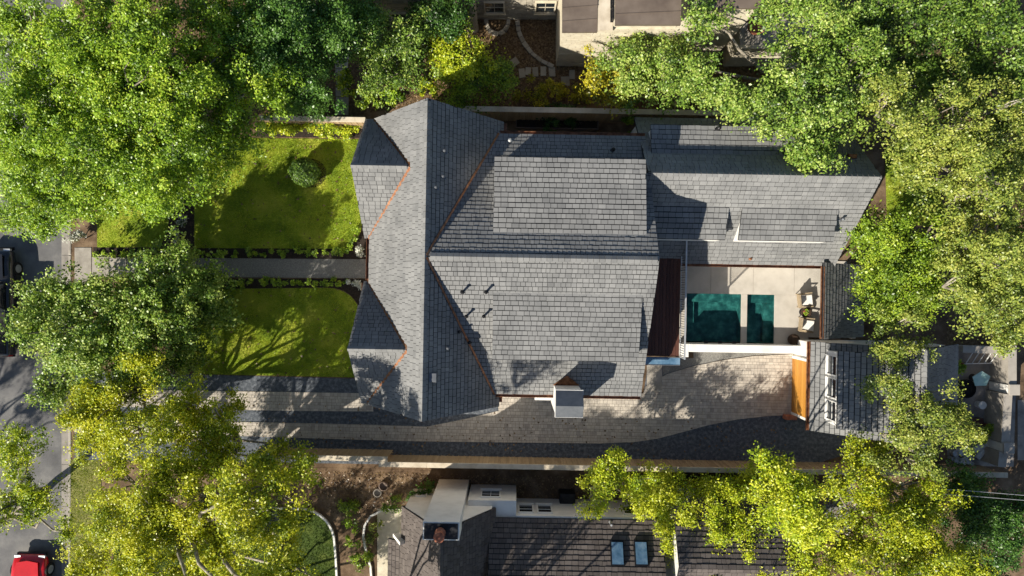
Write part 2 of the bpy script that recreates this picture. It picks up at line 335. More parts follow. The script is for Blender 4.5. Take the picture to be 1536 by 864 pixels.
sheet('aggregate_pad', [(994, 538), (1040, 537), (1040, 527), (1192, 527), (1192, 530), (1130, 533), (1085, 539), (1040, 548), (1000, 560), (994, 563)], .03, M['grey_aggregate'])
# pool terrace with two basins
dk = tag(empty('pool_terrace', (0, 0, 0), ROT), kind='structure')
def deckbox(x0, x1, y0, y1): b = MB(); b.box(x0, x1, y0, y1, -.05, .06, rnd.random(), .008); return b.build('terrace_panel', M['deck_plaster'], dk)
for xa, xb in ((8.3, 10.62), (10.63, 12.9), (12.91, 15.1), (15.11, 17.9)): deckbox(xa, xb, POOL[3] + .002, 1.75)
deckbox(8.3, POOL[0], -2.76, POOL[3]); deckbox(POOL[1], SPA[0], -2.76, POOL[3]); deckbox(SPA[1], 15.9, -2.76, POOL[3]); deckbox(15.91, 17.9, -2.36, POOL[3])
def basin(x0, x1, y0, y1, dep, bench):
    b = MB(); z0, z1 = -dep, .0
    b.face([(x0, y0, z0), (x1, y0, z0), (x1, y1, z0), (x0, y1, z0)])
    for (ax, ay), (bx, by) in (((x0, y0), (x0, y1)), ((x0, y1), (x1, y1)), ((x1, y1), (x1, y0)), ((x1, y0), (x0, y0))):
        b.face([(ax, ay, z0), (bx, by, z0), (bx, by, z1), (ax, ay, z1)])
    for bx0, bx1, by0, by1, bz in bench: b.box(bx0, bx1, by0, by1, z0 + .002, bz)
    return b
pl_ = basin(POOL[0] + .002, POOL[1] - .002, POOL[2] + .02, POOL[3] - .002, .72, [(POOL[0] + .004, POOL[1] - .004, POOL[3] - .45, POOL[3] - .004, -.3), (POOL[0] + .004, POOL[0] + .5, POOL[2] + .03, POOL[3] - .46, -.4)]).build('pool_basin', M['pool_plaster'], dk)
sp_ = basin(SPA[0] + .002, SPA[1] - .002, SPA[2] + .02, SPA[3] - .04, .6, [(SPA[0] + .004, SPA[1] - .004, SPA[3] - .5, SPA[3] - .05, -.25), (SPA[1] - .5, SPA[1] - .004, SPA[2] + .03, SPA[3] - .51, -.25)]).build('spa_basin', M['pool_plaster'], dk)
for nm, (x0, x1, y0, y1) in (('pool_water', POOL), ('spa_water', SPA)):
    b = MB(); b.face([(x0, y0, -.06), (x1, y0, -.06), (x1, y1, -.06), (x0, y1, -.06)]); b.build(nm, M['water'], dk)
# neighbours' yards
sheet('leaf_bed', [(112, -60), (550, -60), (550, 178), (112, 178)], .007, M['leaf_litter'])
sheet('leaf_bed', [(1040, 20), (1700, 20), (1700, 520), (1420, 520), (1420, 346), (1330, 331), (1326, 222), (1326, 160), (1040, 160)], .007, M['leaf_litter'])
sheet('leaf_bed', [(555, 30), (880, 30), (880, 158), (600, 160), (555, 170)], .008, M['leaf_litter'])
sheet('dirt_yard', [(430, 700), (900, 712), (900, 775), (500, 775)], .008, M['soil'])
sheet('patio', [(566, 763), (612, 763), (606, 900), (566, 900)], .03, M['cream_wall'])
sheet('side_path', [(1235, 716), (1285, 716), (1275, 800), (1235, 800)], .02, M['grey_aggregate'])
sheet('rear_patio', [(1425, 525), (1525, 527), (1520, 700), (1420, 698)], .02, M['gutter_concrete'])
sheet('rear_patio', [(1526, 600), (1600, 600), (1600, 690), (1526, 690)], .02, M['gutter_concrete'])

# ------------------------------------------------------------------ roofs
def roof_slope(parent, O, U, V, ul, vl, m, e=.225, wd=.26, deck=.14, name='roof_slope', side_m=None, thick=.034):
    """a slab with eave corner O, along-eave unit U, up-slope unit V, with raised shingles on it"""
    O, U, V = Vector(O), Vector(U).normalized(), Vector(V).normalized(); N = U.cross(V)
    if N.z < 0: O = O + U * ul; U = -U; N = U.cross(V)
    b = MB(); c = [O, O + U * ul, O + U * ul + V * vl, O + V * vl]
    b.mesh([p for p in c] + [p - N * deck for p in c], [(0, 1, 2, 3), (7, 6, 5, 4), (0, 4, 5, 1), (1, 5, 6, 2), (2, 6, 7, 3), (3, 7, 4, 0)])
    d = b.build(name, side_m or M['roof_deck'], parent)
    vs = []; tn = []; r = 0; v = 0.0
    while v < vl - .03:
        v1 = min(v + e, vl); u = -rnd.uniform(0, wd) if r % 2 else -rnd.uniform(0, wd * .5); rt = rnd.gauss(0, .06)
        while u < ul:
            wu = wd * rnd.uniform(.75, 1.3); a, bb = max(u + .009, 0), min(u + wu - .009, ul); u += wu
            if bb - a < .03: continue
            t0, t1 = thick + rnd.uniform(-.006, .008), .012; va = v + .042 + rnd.uniform(-.008, .008)
            p = [O + U * a + V * va + N * t0, O + U * bb + V * va + N * t0, O + U * bb + V * v1 + N * t1, O + U * a + V * v1 + N * t1]
            q0, q1 = O + U * a + V * va, O + U * bb + V * va
            t = min(1, max(0, rnd.gauss(.5, .15) + rt))
            s0, s1 = O + U * bb + V * v1, O + U * a + V * v1
            vs += p + [q0, q1, p[1], p[0]] + [q1, s0, p[2], p[1]] + [s1, q0, p[0], p[3]]; tn += [t] * 4
        v += e; r += 1
    s = soup('shingles', np.array([tuple(x) for x in vs]), 4, tn, m, d); s['kind'] = 'stuff'
    return d
def ridge_caps(parent, p, q, half_w, drop, m, step=.24, name='ridge_caps'):
    p, q = Vector(p), Vector(q); d = (q - p); L_ = d.length; d.normalize(); side = d.cross(Vector((0, 0, 1))).normalized(); n = int(L_ / step); b = MB()
    for i in range(n):
        a, c = p + d * (i * step), p + d * ((i + 1) * step - .012); z0, z1 = Vector((0, 0, .075)), Vector((0, 0, .05)); lo = Vector((0, 0, -drop)); t = min(1, max(0, rnd.gauss(.6, .18)))
        A = [a - side * half_w + z0 + lo, a + z0, a + side * half_w + z0 + lo]; C = [c - side * half_w + z1 + lo, c + z1, c + side * half_w + z1 + lo]
        b.mesh(A + C + [x - Vector((0, 0, .05)) for x in A], [(0, 1, 4, 3), (1, 2, 5, 4), (6, 7, 1, 0), (7, 8, 2, 1)], t)
    o = b.build(name, m, parent); o['kind'] = 'stuff'; return o
def strip(parent, p, q, wd, m, name='valley_flashing', up=(0, 0, 1), ht=.03): b = MB(); b.bar(p, q, wd, ht, up); return b.build(name, m, parent)
def gutter(parent, p, q, m, inward, wd=.13, ht=.11):
    """open trough: back, floor and front"""
    p, q = Vector(p), Vector(q); i = Vector(inward) * wd / 2; b = MB(); z = Vector((0, 0, ht / 2))
    b.bar(p + i, q + i, .016, ht); b.bar(p - i, q - i, .016, ht); b.bar(p - z, q - z, wd, .016); return b.build('gutter', m, parent)
def window(parent, c, wdir, wd, ht, nrm, frame='white_wall', bars=(1, 1), depth=.1, name='window', trim=.07):
    """frame proud of the wall, sunk pane; c centre of the opening on the wall face"""
    c, u, n = Vector(c), Vector(wdir).normalized(), Vector(nrm).normalized(); z = Vector((0, 0, 1)); b = MB(); o_ = n * .03
    for s in (-1, 1):
        b.bar(c + o_ + u * s * (wd / 2) - z * (ht / 2 + trim / 2), c + o_ + u * s * (wd / 2) + z * (ht / 2 + trim / 2), trim, depth, n)
        b.bar(c + o_ * 1.02 - u * (wd / 2 - trim / 2) + z * s * (ht / 2), c + o_ * 1.02 + u * (wd / 2 - trim / 2) + z * s * (ht / 2), trim, depth, n)
    for k in range(bars[0]): x = -wd / 2 + wd * (k + 1) / (bars[0] + 1); b.bar(c + n * .02 + u * x - z * (ht / 2 - trim / 2), c + n * .02 + u * x + z * (ht / 2 - trim / 2), .022, .03, n)
    for k in range(bars[1]): y = -ht / 2 + ht * (k + 1) / (bars[1] + 1); b.bar(c + n * .022 - u * (wd / 2 - trim / 2) + z * y, c + n * .022 + u * (wd / 2 - trim / 2) + z * y, .022, .026, n)
    f = b.build(name, M[frame], parent)
    g = MB(); g.bar(c - u * wd / 2 + n * .006, c + u * wd / 2 + n * .006, .012, ht); g.build('pane', M['glass'], f)
    g = MB(); g.bar(c + n * .05 - z * (ht / 2 + trim * .9) - u * (wd / 2 + trim), c + n * .05 - z * (ht / 2 + trim * .9) + u * (wd / 2 + trim), .14, .05); g.build('sill', M[frame], f)
    return f

# ------------------------------------------------------------------ the main house
house = empty('house', (0, 0, 0), ROT, 'big grey-shingled house with steep front gables, long rear wing and white chimney', 'house')
SH, WH, CU = M['shingle'], M['white_wall'], M['copper']
ZR = 8.6
# front wing: ridge runs north-south at x=-3.6
wx, wy0, wy1, we, whalf = -3.6, -5.55, 7.75, 4.7, 3.1
for s in (-1, 1):
    roof_slope(house, (wx + s * whalf, wy0, we), (0, 1, 0), (-s * whalf, 0, ZR - we), wy1 - wy0, math.hypot(whalf, ZR - we), SH, e=.245, wd=.25, thick=.02 if s > 0 else .042)
ridge_caps(house, (wx, wy0, ZR + .02), (wx, wy1, ZR + .02), .13, .15, SH)
b = MB(); b.prism([(wx - 2.75, .0), (wx + 2.75, .0), (wx + 2.75, 4.9), (wx, 8.3), (wx - 2.75, 4.9)], 'y', wy0 + .35, wy1 - .35); b.build('wall', WH, house)
# two front gables facing the street
mg = 1.035; pz = 7.6
for gy, y_lo, y_hi in ((5.1, 2.2, 7.72), (-2.7, -5.5, .2)):
    for s, ye in ((-1, y_lo), (1, y_hi)):
        hl = abs(ye - gy)
        roof_slope(house, (-6.95, ye, pz - mg * hl), (1, 0, 0), (0, -s * hl, mg * hl), 2.6, hl * math.hypot(1, mg), SH, e=.225, wd=.27, name='gable_slope', thick=.042)
    ridge_caps(house, (-6.95, gy, pz + .02), (-4.45, gy, pz + .02), .12, .11, SH)
    b = MB(); b.prism([(y_lo + .3, 0), (y_hi - .25, 0), (y_hi - .25, pz - mg * (y_hi - .25 - gy) - .3), (gy, pz - .3), (y_lo + .3, pz - mg * (gy - y_lo - .3) - .3)], 'x', -6.75, -5.0); b.build('gable_wall', WH, house)
    window(house, (-6.75, gy, 2.2), (0, 1, 0), 1.6, 1.7, (-1, 0, 0), bars=(2, 2))
    for s, ye in ((-1, y_lo), (1, y_hi)):
        hl = abs(ye - gy); ze = pz - mg * hl; top = Vector((-4.41, gy + s * .04, pz + .03)); low = Vector((wx - (ZR - ze) / ((ZR - we) / whalf), ye, ze + .03))
        strip(house, low, top, .12, CU, up=(-.6, .5 * s, .7), ht=.05)
# entry between the gables
b = MB(); b.box(-6.6, -6.2, .25, 2.15, 0, 4.4); b.build('entry_wall', WH, house)
dr = MB(); dr.box(-6.66, -6.602, .75, 1.65, .1, 2.3); dr = dr.build('front_door', M['door_wood'], house)
h_ = MB(); h_.bar((-6.7, .85, 1.1), (-6.7, .85, 1.3), .03, .03); h_.build('handle', M['dark_metal'], dr)
gutter(house, (-6.76, .25, 4.66), (-6.76, 2.2, 4.66), CU, (1, 0, 0), .16)
gutter(house, (-6.98, .12, 4.56), (-6.98, -.35, 4.56), CU, (1, 0, 0))
gutter(house, (-6.98, 2.3, 4.56), (-6.65, 2.3, 4.56), CU, (0, -1, 0))
# main body: ridge runs east-west at y=1.25
my, mx0, mx1, me_, mz = 1.25, -3.58, 6.05, 5.0, ZR - .02
mN, mS = 7.15, -4.93; slN, slS = (mz - me_) / (mN - my), (mz - me_) / (my - mS)
roof_slope(house, (mx0, mN, me_), (1, 0, 0), (0, -(mN - my), mz - me_), mx1 - mx0, math.hypot(mN - my, mz - me_), SH, e=.222, wd=.225)
roof_slope(house, (mx0, mS, me_), (1, 0, 0), (0, my - mS, mz - me_), mx1 - mx0, math.hypot(my - mS, mz - me_), SH, e=.222, wd=.225)
ridge_caps(house, (mx0 + .2, my, mz + .02), (mx1, my, mz + .02), .15, .09, SH)
b = MB(); b.prism([(mS + .35, 0), (mN - .35, 0), (mN - .35, me_ - .05), (my, mz - .35), (mS + .35, me_ - .05)], 'x', -1.2, mx1 - .3); b.build('wall', WH, house)
kW = (ZR - we) / whalf
for ye in (mN, mS):
    zz = me_ + .0; strip(house, (wx + (ZR - zz) / kW, ye, zz + .05), (wx + .06, my + (.05 if ye > my else -.05), mz + .03), .09, CU, up=(.65, .35 if ye > 0 else -.35, .7), ht=.05)
gutter(house, (-.7, mN + .05, me_ - .03), (mx1, mN + .05, me_ - .03), CU, (0, -1, 0)); gutter(house, (-.7, mS - .05, me_ - .03), (mx1, mS - .05, me_ - .03), CU, (0, 1, 0))
gutter(house, (-.44, wy0 + .2, we - .04), (-.44, mS - .1, we - .04), CU, (-1, 0, 0)); gutter(house, (-.44, mN + .15, we - .04), (-.44, wy1 - .05, we - .04), CU, (-1, 0, 0))
# shed dormers
def shed(parent, x0, x1, ytop, ztop, yeave, zeave, basez, m, e=.222, over=.12, nm='dormer', wins=(), lip=.12):
    """shed dormer: roof from (ytop,ztop) down to (yeave,zeave); cheeks and front wall reach down to the slope"""
    s = 1 if yeave > ytop else -1
    r = roof_slope(parent, (x0 - over, yeave, zeave), (1, 0, 0), (0, ytop - yeave, ztop - zeave), x1 - x0 + 2 * over, math.hypot(ytop - yeave, ztop - zeave) + .1, m, e=e, wd=.27, deck=.1, name=nm + '_roof')
    b = MB(); yw = yeave - s * lip
    b.prism([(ytop, ztop - .14), (yw, zeave + (ztop - zeave) * lip / abs(yeave - ytop) - .11), (yw, basez - .3), (ytop, basez - .3)], 'x', x0, x1); b.build(nm + '_wall', WH, parent)
    for wx_ in wins: window(parent, (wx_, yw, (zeave + basez) / 2 - .03), (1, 0, 0), .7, (zeave - basez) * .42, (0, s, 0), bars=(1, 0), trim=.05)
def mzN(y): return mz - slN * (y - my)
def mzS(y): return mz - slS * (my - y)
shed(house, -.72, 5.5, 2.3, mzN(2.3), 5.62, 7.5, mzN(5.5), SH, wins=(.6, 2.4, 4.2))
shed(house, -.68, 5.42, -.2, mzS(-.2), -3.13, 6.98, mzS(-3), SH, wins=(.6, 2.4, 4.2))
# chimney
ch = empty('chimney', (0, 0, 0), parent=house)
cx0, cx1, cy0, cy1 = 2.0, 3.12, -5.52, -4.42
b = MB(); b.box(cx0, cx1, cy0, cy1, 0, 7.0); b.build('chimney_stack', WH, ch)
b = MB(); b.box(cx0 - .05, cx1 + .05, cy0 - .05, cy1 + .05, 7.002, 7.1); b.build('chimney_crown', WH, ch)
b = MB(); ym = -5.0; b.prism([(cy0 - .04, 7.102), (ym, 7.55), (cy1 + .03, 7.102)], 'x', cx0 - .03, cx1 + .03); b.build('chimney_cap', M['grey_metal'], ch)
b = MB(); b.prism([(cx0 - .06, cy1 + .002), (cx1 + .06, cy1 + .002), ((cx0 + cx1) / 2, cy1 + .5)], 'z', 5.3, 5.34); o = b.build('cricket', CU, ch)
for v in o.data.vertices: v.co.z = mzS(v.co.y) + (.14 if abs(v.co.x - (cx0 + cx1) / 2) < .1 else .07) + (.02 if v.co.z > 5.32 else 0)
b = MB(); b.box(1.2, cx0 - .002, -5.4, -4.85, 0, 3.6, .5, .02); b.build('bay_wall', WH, house)
# long rear wing
ry, rx1, rz, rs, rN = 5.05, 15.85, 7.25, 1.35, 8.4
km = (rz - 3.0) / (ry - rs)
roof_slope(house, (5.2, rs, 3.0), (1, 0, 0), (0, ry - rs, rz - 3.0), rx1 - 5.2, math.hypot(ry - rs, rz - 3.0), SH, e=.25, wd=.27)
roof_slope(house, (5.8, rN, rz - km * (rN - ry)), (1, 0, 0), (0, ry - rN, km * (rN - ry)), rx1 - 5.8, (rN - ry) * math.hypot(1, km), SH, e=.25, wd=.27)
ridge_caps(house, (5.9, ry, rz + .02), (rx1, ry, rz + .02), .12, .12, SH)
b = MB(); b.prism([(rs + .4, 0), (rN - .25, 0), (rN - .25, rz - km * (rN - .25 - ry) - .3), (ry, rz - .35), (rs + .4, 3.1)], 'x', 6.0, rx1 - .35); b.build('wall', WH, house)
gutter(house, (8.3, rs - .06, 2.98), (rx1 - .1, rs - .06, 2.98), CU, (0, 1, 0))
def rzf(y): return rz - km * abs(y - ry)
shed(house, 6.28, 12.95, 6.15, rzf(6.15), 7.55, 5.62, rzf(7.3), SH, e=.24, wins=(8, 10, 11.8))
shed(house, 6.1, 9.6, 3.85, rzf(3.85), 2.36, 5.36, rzf(2.4), SH, e=.25, lip=.03)
shed(house, 10.45, 14.55, 3.85, rzf(3.85), 2.36, 5.36, rzf(2.4), SH, e=.25, lip=.03)
# loggia roof between wing and garage
lz0, lz1, lx0, lx1 = 3.6, 1.1, 15.1, 18.3
roof_slope(house, (lx1, -2.22, lz1), (0, 1, 0), (lx0 - lx1, 0, lz0 - lz1), 3.72, math.hypot(lx1 - lx0, lz0 - lz1), SH, e=.3, wd=.27, name='loggia_roof')
gutter(house, (lx0 - .08, -2.2, lz0 - .02), (lx0 - .08, 1.3, lz0 - .02), CU, (1, 0, 0), .14)
for yy in (-2.0, -.5, 1.1): b = MB(); b.box(16.6, 16.72, yy - .06, yy + .06, .06, 1.7); b.build('post', M['dark_metal'], house)
b = MB(); b.box(17.6, 17.8, -2.3, 1.5, 0, 1.3); b.build('loggia_wall', WH, house)
# garage
gx0, gxr, gx1, gy0, gy1 = 14.72, 18.4, 22.0, -6.75, -2.38; gz, gzr = 3.0, 6.4; gs = (gzr - gz) / (gxr - gx0)
roof_slope(house, (gx0, gy0, gz), (0, 1, 0), (gxr - gx0, 0, gzr - gz), gy1 - gy0, math.hypot(gxr - gx0, gzr - gz), SH, e=.24, wd=.26)
roof_slope(house, (gx1, gy0, gz), (0, 1, 0), (gxr - gx1, 0, gzr - gz), gy1 - gy0, math.hypot(gxr - gx1, gzr - gz), SH, e=.24, wd=.26)
ridge_caps(house, (gxr, gy0, gzr + .02), (gxr, gy1, gzr + .02), .12, .1, SH)
b = MB(); b.prism([(15.15, 0), (21.7, 0), (21.7, 2.95), (gxr, gzr - .3), (15.15, 3.1)], 'y', gy0 + .3, gy1 - .1); b.build('garage_wall', WH, house)
gutter(house, (gx0 - .06, gy0, gz - .02), (gx0 - .06, gy1, gz - .02), CU, (1, 0, 0))
dy0, dy1, dfx, dft = -6.2, -2.75, 15.3, 4.9
roof_slope(house, (dfx - .12, dy0 - .08, dft), (0, 1, 0), (gxr - dfx, 0, gzr - .25 - dft), dy1 - dy0 + .16, math.hypot(gxr - dfx, gzr - .25 - dft), SH, e=.24, wd=.26, deck=.1, name='dormer_roof')
b = MB(); b.prism([(dfx, 3.3), (gxr, 5.9), (gxr, gzr - .4), (dfx, dft - .1)], 'y', dy0, dy1); b.build('dormer_wall', WH, house)
for yy in (-5.55, -4.47, -3.4): window(house, (dfx, yy, 4.22), (0, 1, 0), .9, .98, (-1, 0, 0), bars=(0, 1), trim=.035)
gd = empty('garage_door', (0, 0, 0), parent=house)
for k in range(12):
    b = MB(); b.box(15.06, 15.148, -6.35, -3.5, .02 + k * .21, .02 + (k + 1) * .21 - .012, rnd.random(), .0); b.build('plank', M['door_wood'], gd)
for ya, yb in ((-3.49, -3.36), (-6.49, -6.36)): b = MB(); b.box(15.05, 15.149, ya, yb, .0, 2.62); b.build('door_jamb', WH, house)
b = MB(); b.box(14.6, 15.2, -6.72, -6.5, 0, .5, .5, .02); b.build('plinth', M['terracotta'], house)
# balcony at the gable end
bz = 3.3
for k in range(13):
    x = 6.0 + k * .17; b = MB(); b.box(x + .004, x + .164, -3.2, 2.45, bz - .04, bz, rnd.random(), .006); b.build('deck_board', M['deck_wood'], house)
b = MB(); b.box(5.7, 8.2, -3.2, 2.45, bz - .3, bz - .05); b.build('balcony_slab', WH, house)
rl = MB(); rl.bar((8.23, -3.25, bz + 1.0), (8.23, 2.4, bz + 1.0), .07, .05); rl.bar((8.23, -3.2, bz + .1), (8.23, 2.4, bz + .1), .04, .04)
for k in range(5): rl.bar((8.23, -3.2 + k * 1.4, bz - .2), (8.23, -3.2 + k * 1.4, bz + .98), .06, .06, (0, 1, 0))
rl = rl.build('railing', M['light_metal'], house)
for k in range(47): b = MB(); y = -3.1 + k * .117; b.bar((8.23, y, bz + .12), (8.23, y, bz + .975), .022, .022, (0, 1, 0)); b.build('baluster', M['dark_metal'], rl)
b = MB(); b.bar((6.1, -3.44, bz + .02), (8.25, -3.44, bz + .02), .34, .025); b.build('glass_canopy', M['blue_glass'], house)
b = MB(); b.bar((6.1, -3.25, bz + .03), (8.25, -3.25, bz + .03), .04, .06); b.bar((6.1, -3.63, bz + .03), (8.25, -3.63, bz + .03), .03, .05); b.build('canopy_frame', M['grey_metal'], house)
# vents, pipes and flues on the roofs
def pipe(x, y, z, r=.05, h=.35, m='light_metal', hood=True):
    p = MB(); p.lathe([(r * 1.9, -.06), (r * 1.9, .03), (r, .05), (r, h)], (x, y, z), 12); p = p.build('vent_pipe', M[m], house)
    if hood: q = MB(); q.lathe([(r * .7, h + .002), (r * 1.5, h + .03), (r * 1.5, h + .07), (r * .6, h + .12)], (x, y, z), 12); q.build('hood', M[m], p)
def wr(x): return ZR - kW * (x - wx)
def lp(px, py, z): v = at(px, py, z); return v.x * CR + v.y * SR, -v.x * SR + v.y * CR
for px, py in ((668, 228), (666, 266), (655, 282), (673, 521)):
    x, y = lp(px, py, 7.3); x, y = lp(px, py, wr(x)); pipe(x, y, wr(x), .045, .36, 'grey_metal')
for px, py in ((694, 438), (729, 438), (700, 474), (726, 474), (690, 497), (705, 513)):
    x, y = lp(px, py, 7.3); x, y = lp(px, py, mzS(y)); pipe(x, y, mzS(y), .05, .42, 'dark_metal')
x, y = lp(918, 227, 5.4); pipe(x, y, mzN(y), .06, .3, 'dark_metal'); x, y = lp(765, 212, 5.3); pipe(x, y, mzN(y), .06, .25, 'light_metal')
b = MB(); x, y = lp(652, 563, 7.6); b.box(x - .17, x + .17, y - .2, y + .2, wr(x) - .3, wr(x) + .22, .5, .03); b.build('box_vent', M['grey_metal'], house)
x, y = lp(1076, 194, 5.7); pipe(x, y, 5.68, .06, .3, 'dark_metal'); x, y = lp(1262, 329, 5.5); pipe(x, y, rzf(y), .05, .3, 'grey_metal')
x, y = lp(1125, 388, 3.3); b = MB(); b.lathe([(.09, -.05), (.09, .05), (.05, .08), (.05, .16)], (x, y, rzf(y)), 10); b.build('vent_pipe', CU, house)
x, y = lp(1275, 236, 5.9); b = MB(); b.box(x - .18, x + .18, y - .1, y + .1, rzf(y) - .2, rzf(y) + .2, .5, .02); b.build('box_vent', CU, house)
# white wall along the pool
pw = empty('pool_wall', loc2w(9.4, -2.95), ROT, 'low white wall between the pool and the paved court', 'wall')
def plocal(nm, bx, m, parent, ch=.02): b = MB(); b.box(*bx, .5, ch); return b.build(nm, m, parent)
o = plocal('wall_body', (-.1, 5.78, -.22, .2, 0, .92), WH, pw); o = plocal('wall_return', (-.55, -.102, -.5, .2, 0, .9), WH, pw)
for i in range(3): b = MB(); b.bar((.9 + i * .75, .21, .5), (.9 + i * .75, .34, .47), .2, .03); b.build('water_spout', M['dark_metal'], pw)

# ------------------------------------------------------------------ fences
def fence(label, x0, x1, y, h_, south=True, bw=.15, kick=1.0):
    f = empty('board_fence', loc2w(x0, y), ROT, label, 'fence'); L_ = x1 - x0; n = int(L_ / bw)
    mesh = {}
    for k in range(4): b = MB(); b.box(.004, bw - .006, -.012, .012, .03, h_ - .04, .15 + .23 * k, 0); mesh[k] = b.data('board'); mesh[k].materials.append(M['fence_wood'])
    b = MB(); b.box(.01, .05, -.035, .035, .03, h_ - .04, .5); batten = b.data('batten'); batten.materials.append(M['fence_wood'])
    for i in range(n):
        o = link('board', mesh[rnd.randrange(4)], None, f); o.location = (i * bw, rnd.uniform(-.006, .006), 0)
        if i % 2 == 0: o = link('batten', batten, None, f); o.location = (i * bw - .03, 0, 0)
    k = 0.0
    while k < L_ - .1:
        b = MB(); b.box(k, min(k + 2.44, L_) - .004, -.13, .13, h_ - .038, h_ + .01 + rnd.uniform(-.003, .003), .5, .008); b.build('cap_board', M['cap_wood'], f)
        b = MB(); b.box(k, k + .1, -.16 if south else .04, -.04 if south else .16, 0, h_ - .04); b.build('post', M['fence_wood'], f); k += 2.44
    for z in (.35, h_ - .35): b = MB(); s = -1 if south else 1; b.box(0, L_, min(s * .04, s * .08), max(s * .04, s * .08), z, z + .09); b.build('rail', M['fence_wood'], f)
    return f
fence('tan board fence between the gravel drive and the neighbour dirt yard', -6.6, 25.3, -9.05, 2.0)
fence('short stepped-in stretch of tan board fence beside the street-side trees', -12.2, -6.15, -8.78, 2.0)
fence('weathered fence behind the shaded roof eave, under the gold shrubs', -2.6, 11.6, 8.95, 2.4, False)
fence('pale fence behind the row of clipped hedge shrubs', -13.0, -7.6, 8.42, 1.9, False)

# ------------------------------------------------------------------ vegetation
def leafquads(C, N_, ln, wd, jitter=.0):
    """rhombus leaves at C with normals N_"""
    n = len(C); N_ = N_ / (np.linalg.norm(N_, axis=1, keepdims=True) + 1e-9)
    r = rng.normal(size=(n, 3)); a = np.cross(N_, r); a /= (np.linalg.norm(a, axis=1, keepdims=True) + 1e-9); b = np.cross(N_, a)
    q = rng.uniform(.55, 1.5, n); ln = (ln * q)[:, None] / 2; wd = (wd * q * rng.uniform(.8, 1.2, n))[:, None] / 2
    V = np.stack([C - a * ln, C + b * wd + a * ln * .1, C + a * ln - N_ * ln * .25, C - b * wd + a * ln * .1], axis=1); return V.reshape(-1, 3)
def clumps_in(c, r, rz, n, lobes=5, low=-.3):
    """clump centres bunched on boughs in an uneven ellipsoid, more of them near the top surface"""
    m_ = max(3, n // 9); d = rng.normal(size=(m_, 3)); d /= np.linalg.norm(d, axis=1, keepdims=True); d[:, 2] = np.where(d[:, 2] < low, -d[:, 2], d[:, 2])
    az = np.arctan2(d[:, 1], d[:, 0]); ph = rng.uniform(0, 6.28, 3)
    k = 1 + .16 * np.sin(az * lobes + ph[0]) + .10 * np.sin(az * (lobes * 2 + 1) + ph[1]) + .07 * np.sin(az * 3 + d[:, 2] * 4 + ph[2])
    B_ = d * (rng.uniform(0, 1, m_) ** .42 * k)[:, None] * np.array([r, r, rz])
    i = rng.integers(0, m_, n); C = B_[i] + rng.normal(size=(n, 3)) * np.array([1, 1, .55]) * min(.5, r * .36)
    return np.array(c) + C, d[i]
def foliage(C, D, cr, per, ln, wd, up=.62, flat=.75, tone_mu=.5, tone_sd=.17, leaf_sd=.21):
    n = len(C); idx = np.repeat(np.arange(n), per); m_ = len(idx); off = rng.normal(size=(m_, 3)); off /= np.linalg.norm(off, axis=1, keepdims=True)
    rr = rng.uniform(0, 1, m_) ** .6 * rng.uniform(.8, 1.35, m_); sc = (cr * rng.uniform(.6, 1.5, n))[idx]
    P = C[idx] + off * (rr * sc)[:, None] * np.array([1, 1, flat])
    Nn = off * .35 + D[idx] * .2 + rng.normal(size=(m_, 3)) * .62; Nn += np.array([-.24, -.24, up])
    t = np.clip(rng.normal(tone_mu, tone_sd, n)[idx] + rng.normal(0, leaf_sd, m_), 0, 1)
    return leafquads(P, Nn, ln, wd), t
def sway(p, q, n, amp):
    p, q = Vector(p), Vector(q); out = []
    for i in range(n + 1):
        t = i / n; j = amp * math.sin(math.pi * t); out.append(p.lerp(q, t) + Vector((rnd.uniform(-j, j), rnd.uniform(-j, j), rnd.uniform(-j, j) * .4)))
    return out
